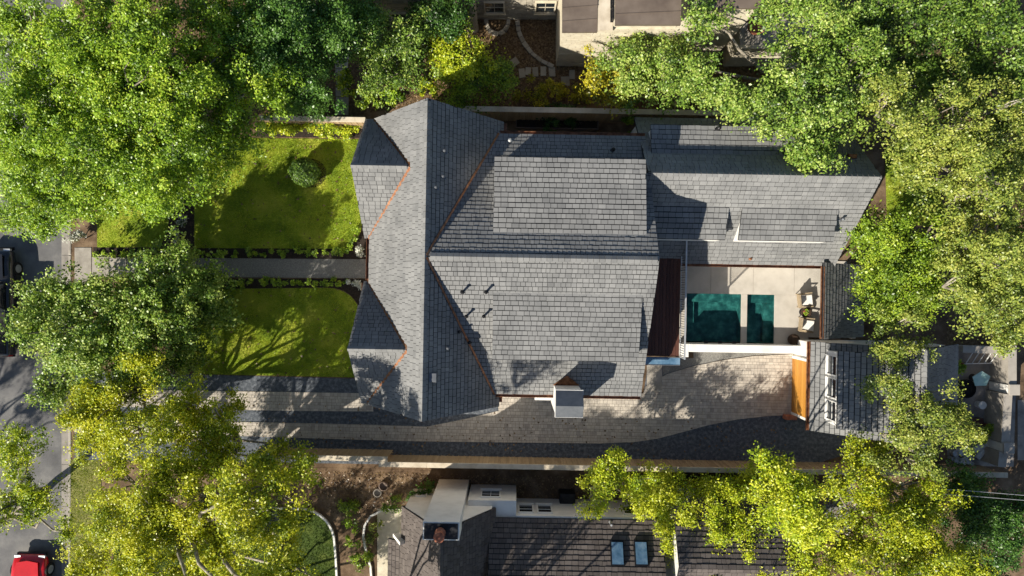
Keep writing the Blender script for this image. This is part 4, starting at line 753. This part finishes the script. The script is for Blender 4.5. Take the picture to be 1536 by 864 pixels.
for x in (.9, 1.85): swin(x, -11.25, 1.85, .72, 1.25, bars=(0, 1))
swin(4.3, -11.25, 1.85, .75, 1.2, bars=(0, 1)); swin(6.2, -11.25, 1.85, .75, 1.2, bars=(0, 1))
b = MB(); b.box(2.7, 3.5, -11.24 + OY, -10.7 + OY, 0, .9, .5, .03); b.build('utility_box', M['dark_metal'], sh)
for px in (927, 963):
    x, y = lp(px, 834, 3.9); z = 2.9 + (-11.32 - y) * .48; sl = Vector((0, -7.5, 3.6)).normalized(); n_ = Vector((1, 0, 0)).cross(sl); n_ = n_ if n_.z > 0 else -n_; c = Vector((x, y + OY, z)) + n_ * .09
    b = MB(); b.bar(c - sl * .58, c + sl * .58, .66, .14, n_); f = b.build('skylight', M['dark_metal'], sh); b = MB(); b.bar(c - sl * .5 + n_ * .08, c + sl * .5 + n_ * .08, .54, .03, n_); b.build('pane', M['blue_glass'], f)
x, y = lp(917, 788, 3.4); b = MB(); b.lathe([(.09, 0), (.05, .05), (.05, .45)], (x, y + OY, 2.9 + (-11.32 - y) * .48), 10); b.build('vent_pipe', M['light_metal'], sh)
# small dormer gable beside the patio
b = MB(); b.prism([(-5.75, 2.4), (-4.4, 2.4), (-5.2, 3.6)], 'y', -12.55 + OY, -12.4 + OY); b.build('gable_panel', WH, sh)
roof_slope(sh, (-6.0, -20 + OY, 2.3), (0, 1, 0), (1.6, 0, .9), 7.3, 1.83, BS, e=.24, wd=.28, name='porch_roof')
for yy in (-13.2, -15.5): b = MB(); b.box(-5.9, -5.78, yy - .06 + OY, yy + .06 + OY, 0, 2.25); b.build('post', WH, sh)
# second white building
wb = empty('white_annex', loc2w(9.4, -10.25), ROT, 'white annex with paired windows facing the board fence, half hidden by lime tree', 'building')
b = MB(); b.box(-1.3, 4.2, -5, 0, 0, 3.9); b.build('wall', WH, wb)
roof_slope(wb, (-1.5, .25, 3.85), (1, 0, 0), (0, -2.7, 1.5), 6.0, 3.1, BS, e=.24, wd=.28); roof_slope(wb, (-1.5, -5.2, 3.85), (1, 0, 0), (0, 2.75, 1.5), 6.0, 3.1, BS, e=.24, wd=.28)
for x in (-.9, .35): window(wb, (x, 0, 2.3), (1, 0, 0), .95, 1.3, (0, 1, 0), bars=(0, 1))
window(wb, (2.4, 0, 2.2), (1, 0, 0), .8, 1.0, (0, 1, 0), bars=(0, 1))
b = MB(); b.box(1.35, 1.8, .002, .35, 1.1, 1.6, .5, .03); b.build('air_unit', M['plastic_white'], wb)
b = MB(); b.tube([(1.95, .1, 0), (1.95, .1, 3.7)], .05, 8); b.build('downpipe', WH, wb)
# edging and ring in the dirt yard
def white_edging(label, pts):
    P = [at(*p, .06) for p in pts]; r = empty('lawn_edging', P[0] - Vector((0, 0, .06)), 0, label, 'edging')
    for i in range(len(P) - 1): b = MB(); b.off = r.location; b.bar(P[i], P[i + 1] + (P[i + 1] - P[i]).normalized() * .01, .1, .16); b.build('edging_length', WH, r)
white_edging('white curved edging round the shaded neighbour lawn', [(330, 765), (390, 762), (440, 763)] + [(p[0], p[1]) for p in arc(450, 815, 52, -85, 0, 8)] + [(504, 840), (506, 880)])
white_edging('white curved edging of the small bed by the patio', [(590, 763), (572, 766), (556, 774), (547, 788), (545, 806), (549, 826), (556, 850), (558, 880)])
for px, py, r_, lb in ((567, 738, .22, 'pale ring planter standing on the dirt yard'), (576, 728, .25, 'dark ring planter next to the pale one on the dirt yard')):
    b = MB(); b.lathe([(r_, 0), (r_, .22), (r_ - .04, .24), (r_ - .05, .08), (.01, .06)], n=18); o = b.build('ring_planter', M['concrete' if r_ < .23 else 'planter_steel'], None, False); o.location = at(px, py); tag(o, lb, 'planter')

# ------------------------------------------------------------------ vehicles
def vehicle(name, label, loc, rz, L_, W_, Hh, paint, cat, pickup=False):
    """front towards local +Y; lofted body, cabin with glass, wheels, lamps, mirrors"""
    r = empty(name, loc, rz, label, cat); hw = W_ / 2
    def loft(st, n=20, e=4.5):
        b = MB(); rings = []
        for y, w_, z0, z1 in st:
            rg = []
            for k in range(n):
                a = 2 * math.pi * k / n; c, s = math.cos(a), math.sin(a); rg.append((w_ * math.copysign(abs(c) ** (2 / e), c), y, (z0 + z1) / 2 + (z1 - z0) / 2 * math.copysign(abs(s) ** (2 / e), s)))
            rings.append(rg)
        vs = [v for g in rings for v in g]; fs = [(i * n + k, (i + 1) * n + k, (i + 1) * n + (k + 1) % n, i * n + (k + 1) % n) for i in range(len(st) - 1) for k in range(n)] + [tuple(range(n)), tuple(range((len(st) - 1) * n, len(st) * n))[::-1]]
        b.mesh(vs, fs); return b
    h0 = Hh * .55; f = L_ / 2
    body = loft([(-f, hw * .8, .35, h0 * .92), (-f + .12, hw * .94, .28, h0 * 1.0), (-f * .5, hw, .25, h0 * 1.02), (0, hw, .25, h0), (f * .35, hw, .25, h0 * .99), (f * .7, hw * .97, .26, h0 * .93), (f - .25, hw * .9, .3, h0 * .82), (f, hw * .7, .36, h0 * .66)]).build('body', M[paint], r, True)
    c0, c1 = (-f * .15, f * .38) if pickup else (-f * .82, f * .42)
    loft([(c0, hw * .84, h0 * .9, h0 + .08), (c0 + .25, hw * .82, h0 * .9, Hh * .97), (0.0, hw * .8, h0 * .9, Hh), (c1 - .75, hw * .78, h0 * .9, Hh * .96), (c1, hw * .82, h0 * .9, h0 + .06)], 20, 6).build('cabin', M['glass'], r, True)
    b = MB(); b.prism([(-hw * .68, c0 + .42), (hw * .68, c0 + .42), (hw * .66, c1 - .85), (-hw * .66, c1 - .85)], 'z', Hh - .03, Hh + .025); b.build('roof_panel', M[paint], r)
    b = MB(); b.prism([(-hw * .7, f * .45), (hw * .7, f * .45), (hw * .6, f - .35), (0, f - .25), (-hw * .6, f - .35)], 'z', h0 * .86, h0 * .9); o = b.build('hood', M[paint], r)
    for v in o.data.vertices: v.co.z += .11 * h0 * (1 - (v.co.y - f * .45) / (f * .5)) + .05
    if pickup:
        b = MB(); b.box(-hw * .78, hw * .78, -f + .15, c0 - .1, h0 * .97, h0 * 1.03); b.build('bed_liner', M['rubber'], r)
    for sx in (-1, 1):
        for y in (-f * .62, f * .62):
            wq = MB(); wq.tube([(sx * (hw - .2), y, .35), (sx * (hw + .01), y, .35)], .35, 18); wq = wq.build('wheel', M['rubber'], r); q = MB(); q.tube([(sx * (hw + .011), y, .35), (sx * (hw + .02), y, .35)], .22, 14); q.build('rim', M['light_metal'], wq)
        b = MB(); b.box(min(sx * (hw + .02), sx * (hw + .2)), max(sx * (hw + .02), sx * (hw + .2)), f * .3, f * .3 + .12, h0 + .02, h0 + .18, .5, .02); b.build('mirror', M[paint], r)
        b = MB(); b.box(min(sx * hw * .5, sx * hw * .85), max(sx * hw * .5, sx * hw * .85), f - .16, f - .04, h0 * .6, h0 * .74); b.build('headlight', M['light_metal'], r)
        b = MB(); b.box(min(sx * hw * .6, sx * hw * .86), max(sx * hw * .6, sx * hw * .86), -f - .01, -f + .08, h0 * .6, h0 * .85); b.build('tail_light', M['red_lens'], r)
        b = MB(); b.bar((sx * hw * .6, c0 + .3, Hh + .05), (sx * hw * .6, c1 - .9, Hh + .05), .05, .04); b.build('roof_rail', M['light_metal'], r)
    b = MB(); b.box(-hw * .8, hw * .8, f - .1, f + .06, .32, .5, .5, .03); b.build('bumper', M['dark_metal'], r); b = MB(); b.box(-hw * .8, hw * .8, -f - .06, -f + .1, .34, .52, .5, .03); b.build('bumper', M['dark_metal'], r)
    return r
vehicle('parked_truck', 'black pickup parked along the street under the dark oak', Vector((-27.25, -.75, -.12)), .01, 5.7, 1.96, 1.85, 'black_paint', 'truck', True)
vehicle('parked_car', 'bright red car at the curb under the yellow-green tree', Vector((-25.55, -16.35, -.12)), -.02, 4.5, 1.9, 1.5, 'red_paint', 'car')

# ------------------------------------------------------------------ terrace furniture
def lounge_chair(label, px, py, rz):
    r = empty('lounge_chair', at(px, py, .06), rz, label, 'chair')      # faces +X
    b = MB(); b.box(-.3, .34, -.33, .33, .26, .34, .5, .02); b.build('seat', M['wicker'], r)
    b = MB(); b.prism([(-.42, .3), (-.32, .3), (-.42, .84), (-.5, .84)], 'y', -.34, .34); b.build('backrest', M['wicker'], r)
    for s in (-1, 1):
        b = MB(); b.prism([(-.44, .5), (.3, .46), (.34, .5), (-.46, .56)], 'y', s * .36 - .03, s * .36 + .03); b.build('arm', M['wicker'], r)
        for x in (-.34, .3): b = MB(); b.bar((x, s * .35, 0), (x, s * .35, .47), .035, .035, (0, 1, 0)); b.build('leg', M['wicker'], r)
    b = MB(); b.box(-.28, .36, -.28, .28, .342, .45, .5, .04); b.build('cushion', M['cushion'], r)
    return r
lounge_chair('wicker lounge chair with white cushion, the one across the little table from the wall', 1204, 450, .1)
lounge_chair('wicker lounge chair with white cushion next to the dark round basket', 1206, 487, -.12)
tb2 = empty('side_table', at(1204, 468, .06), 0, 'small round brown table between the two lounge chairs', 'table')
b = MB(); b.lathe([(.27, .4), (.29, .42), (.29, .44), (.27, .46)], n=20); b.build('table_top', M['brown_wicker'], tb2); b = MB(); b.lathe([(.2, 0), (.2, .03), (.05, .06), (.05, .4)], n=14); b.build('base', M['dark_metal'], tb2)
pt = empty('potted_plant', at(1206, 468, .52), 0, 'small potted green plant on the round table', 'plant'); b = MB(); b.lathe([(.06, 0), (.09, .12), (.075, .12), (.07, .1)], n=12); b.build('pot', M['terracotta'], pt)
C, D = clumps_in((0, 0, .2), .1, .08, 8); V, t = foliage(C, D, .06, 30, .09, .04); soup('foliage', V, 4, t, M['leaf_shrub'], pt)
bk = empty('round_basket', at(1188, 509, .06), 0, 'dark brown round woven basket against the low white wall', 'basket'); b = MB(); b.lathe([(.2, 0), (.29, .12), (.31, .26), (.27, .4), (.2, .44), (.18, .4), (.02, .38)], n=20); b.build('bowl', M['brown_wicker'], bk, True); b = MB(); b.lathe([(.19, .41), (.22, .445), (.19, .46)], n=20); b.build('rim', M['brown_wicker'], bk)
# narrow side yard planter
pn = empty('long_planter', at(835, 194), ROT, 'long dark metal planter box in the shaded side yard', 'planter'); b = MB()
b.box(-2.2, 2.2, -.05, 0, 0, .4); b.build('front_side', M['planter_steel'], pn); b = MB(); b.box(-2.2, 2.2, .75, .8, 0, .4); b.build('back_side', M['planter_steel'], pn)
for x in (-2.2, 2.15): b = MB(); b.box(x, x + .05, .002, .748, 0, .399); b.build('end_panel', M['planter_steel'], pn)
b = MB(); b.box(-2.14, 2.14, .002, .748, 0, .34); b.build('soil', M['mulch'], pn)

# ------------------------------------------------------------------ the back neighbour's yard
def low_wall(label, pts, h_=1.7, th=.35, m='concrete'):
    a, c = at(*pts[0]), at(*pts[1]); r = empty('garden_wall', a, 0, label, 'wall'); b = MB(); b.off = a; z = Vector((0, 0, h_ / 2)); b.bar(a + z, c + z, th, h_); b.build('wall_body', M[m], r); b = MB(); b.off = a; z = Vector((0, 0, h_ + .035)); b.bar(a + z, c + z, th + .08, .06); b.build('coping', M['concrete'], r)
low_wall('pale garden wall between the back patio and the next yard', ((1483, 585), (1479, 655)), 1.4)
low_wall('pale garden wall by the oak, past the white trellis frame', ((1489, 515), (1489, 570)), 1.4)
low_wall('pale stub of garden wall near the stacked pots', ((1476, 668), (1474, 690)), 1.4)
low_wall('concrete garden wall behind the trellis frame', ((1425, 521), (1487, 523)), 1.0, .3, 'concrete')
for px, py, lb in ((1489, 578, 'square pale pillar between two garden wall lengths'), (1481, 662, 'square pale pillar near the stacked pots')):
    r = empty('pillar', at(px, py), 0, lb, 'pillar'); b = MB(); b.box(-.22, .22, -.22, .22, 0, 1.55); b.build('shaft', WH, r); b = MB(); b.box(-.28, .28, -.28, .28, 1.552, 1.64, .5, .02); b.build('capital', M['concrete'], r)
tf = empty('trellis_frame', at(1450, 545), .02, 'white ladder-like trellis frame leaning low on the patio', 'trellis')
for s in (0, .75): b = MB(); b.bar((-.2, s, .15 + s * .9), (1.9, s, .15 + s * .9), .05, .05); b.build('rail', M['plastic_white'], tf)
for k in range(7): b = MB(); x = -.15 + k * .33; b.bar((x, .0, .15), (x, .75, .15 + .675), .04, .03); b.build('slat', M['plastic_white'], tf)
for x in (-.2, 1.9): b = MB(); b.bar((x, .75, 0), (x, .75, .8), .05, .05, (0, 1, 0)); b.build('leg', M['plastic_white'], tf)
tt = empty('patio_table', at(1458, 566), .3, 'pale teal five-sided patio table', 'table'); b = MB(); b.prism([(.5 * math.cos(a), .42 * math.sin(a)) for a in [i * 6.283 / 5 for i in range(5)]], 'z', .7, .74); b.build('table_top', M['teal_cloth'], tt); b = MB(); b.lathe([(.2, 0), (.2, .03), (.04, .06), (.04, .7)], n=12); b.build('base', M['dark_metal'], tt)
tr_ = empty('round_bowl', at(1445, 582), 0, 'black round bowl on the back patio', 'fire pit'); b = MB(); b.lathe([(.45, 0), (.5, .3), (.46, .32), (.4, .12), (.01, .1)], n=20); b.build('bowl', M['rubber'], tr_)  # open round bowl in plain black
b = MB(); b.lathe([(.17, 0), (.2, .4), (.21, .4), (.21, .43), (.05, .45)], n=16); o = b.build('bucket', M['plastic_white']); o.location = at(1466, 606); tag(o, 'white lidded bucket standing alone on the back patio', 'bucket')
for i, (px, py, r_) in enumerate(((1428, 678, .17), (1437, 676, .19), (1446, 678, .2), (1430, 688, .16), (1439, 690, .18), (1447, 690, .13), (1452, 685, .1), (1443, 684, .09), (1453, 674, .09), (1424, 686, .1), (1452, 693, .09))):
    b = MB(); b.lathe([(r_ * .75, 0), (r_, .3), (r_ * 1.06, .3), (r_ * 1.06, .36), (r_ * .92, .36), (r_ * .9, .28), (.01, .27)], n=14); o = b.build('plant_pot', M['plastic_white' if i % 3 else 'light_metal']); o.location = at(px, py); tag(o, 'empty pale plant pot in the cluster beside the fence end', 'pot', 'empty pots beside the fence end')
for px, py, a in ((1462, 672, .4), (1467, 680, .9), (1470, 668, .2)):
    b = MB(); b.tube([(-.28, 0, .16), (-.1, 0, .17), (.1, 0, .17), (.28, 0, .16)], [.14, .165, .165, .14], 14); o = b.build('small_drum', M['plastic_white']); o.location = at(px, py, .02); o.rotation_euler.z = a; tag(o, 'pale drum lying on its side near the stacked pots', 'drum', 'drums lying by the pots')
for px, py, r_, lb in ((1434, 548, 8, 'potted leafy plant beside the white trellis frame'), (1436, 612, 7, 'potted leafy plant beside the white bucket'), (1472, 640, 8, 'potted leafy plant against the pale garden wall'), (1460, 655, 6, 'small potted plant between the drums and the wall')):
    q_ = empty('potted_plant', at(px, py, .02), 0, lb, 'plant'); b = MB(); b.lathe([(.16, 0), (.22, .3), (.24, .3), (.24, .35), (.2, .35), (.19, .28), (.01, .27)], n=14); b.build('pot', M['terracotta'], q_)
    C, D = clumps_in((0, 0, .55), r_ / S, .22, 16); V, t = foliage(C, D, .12, 40, .11, .05); soup('foliage', V, 4, t, M['leaf_shrub'], q_)
sb_ = empty('storage_bench', at(1450, 634, .02), .1, 'dark wooden storage bench on the back patio', 'bench'); b = MB(); b.box(-.6, .6, -.25, .25, .04, .42); b.build('chest', M['planter_steel'], sb_)
for k in range(4): b = MB(); b.box(-.62, .62, -.26 + k * .13, -.26 + k * .13 + .122, .422, .45, rnd.random()); b.build('lid_slat', M['deck_wood'], sb_)
# overhead service cable
cb = empty('service_cable', at(1395, 733, 0), 0, 'thin double overhead cable crossing above the dark corner tree', 'cable')
for dz in (0, .25):
    b = MB(); b.off = cb.location; b.tube([at(1350, 730 + dz * 30, 4.5 + dz), at(1450, 736 + dz * 30, 4.4 + dz), at(1560, 745 + dz * 30, 4.5 + dz), at(1700, 756 + dz * 30, 4.9 + dz)], .014, 5); b.build('strand', M['light_metal'], cb)
pp = at(1700, 756, 0); b = MB(); b.off = cb.location; b.tube([(pp.x * .87, pp.y * .87, -.2), (pp.x * .87, pp.y * .87, 6)], [.14, .1], 9); b.build('pole', M['bark'], cb)
b = MB(); b.off = cb.location; q = at(1350, 730, 4.5); b.tube([(q.x, q.y, -.2), (q.x, q.y, 4.9)], [.08, .06], 8); b.build('pole', M['bark'], cb)
# trees standing outside the picture whose shade falls into it
tree('yellow-green tree south of the curved lawn edging', (560, 925), [(455, 950, 62, 13), (486, 984, 62, 11), (520, 997, 55, 9), (605, 1016, 50, 8), (684, 990, 45, 7), (570, 1150, 70, 10)], 'leaf_yellow', 'ash_tree', 'pale_bark', dens=3, per=80, fill=0)
tree('tall green tree south of the white stucco house', (545, 1050), [(680, 1010, 60, 9.5), (760, 1020, 60, 9.5), (840, 1030, 60, 9)], 'leaf_bright', 'shade_tree', dens=2.2, per=70, fill=0)
tree('green tree across the street from the dark oak', (-190, 815), [(-448, 946, 60, 8), (-403, 876, 60, 8), (-506, 902, 60, 8), (-365, 965, 50, 8), (-420, 780, 50, 7.5), (-330, 820, 40, 7)], 'leaf_bright', 'shade_tree', dens=2.8, per=70, fill=0)
tree('low yellow-green tree south of the shaded neighbour lawn', (330, 960), [(250, 990, 50, 5), (320, 1000, 55, 5.2), (390, 990, 50, 4.6), (190, 970, 45, 5), (440, 985, 40, 4)], 'leaf_yellow', 'ash_tree', 'pale_bark', dens=4, per=80, fill=0)
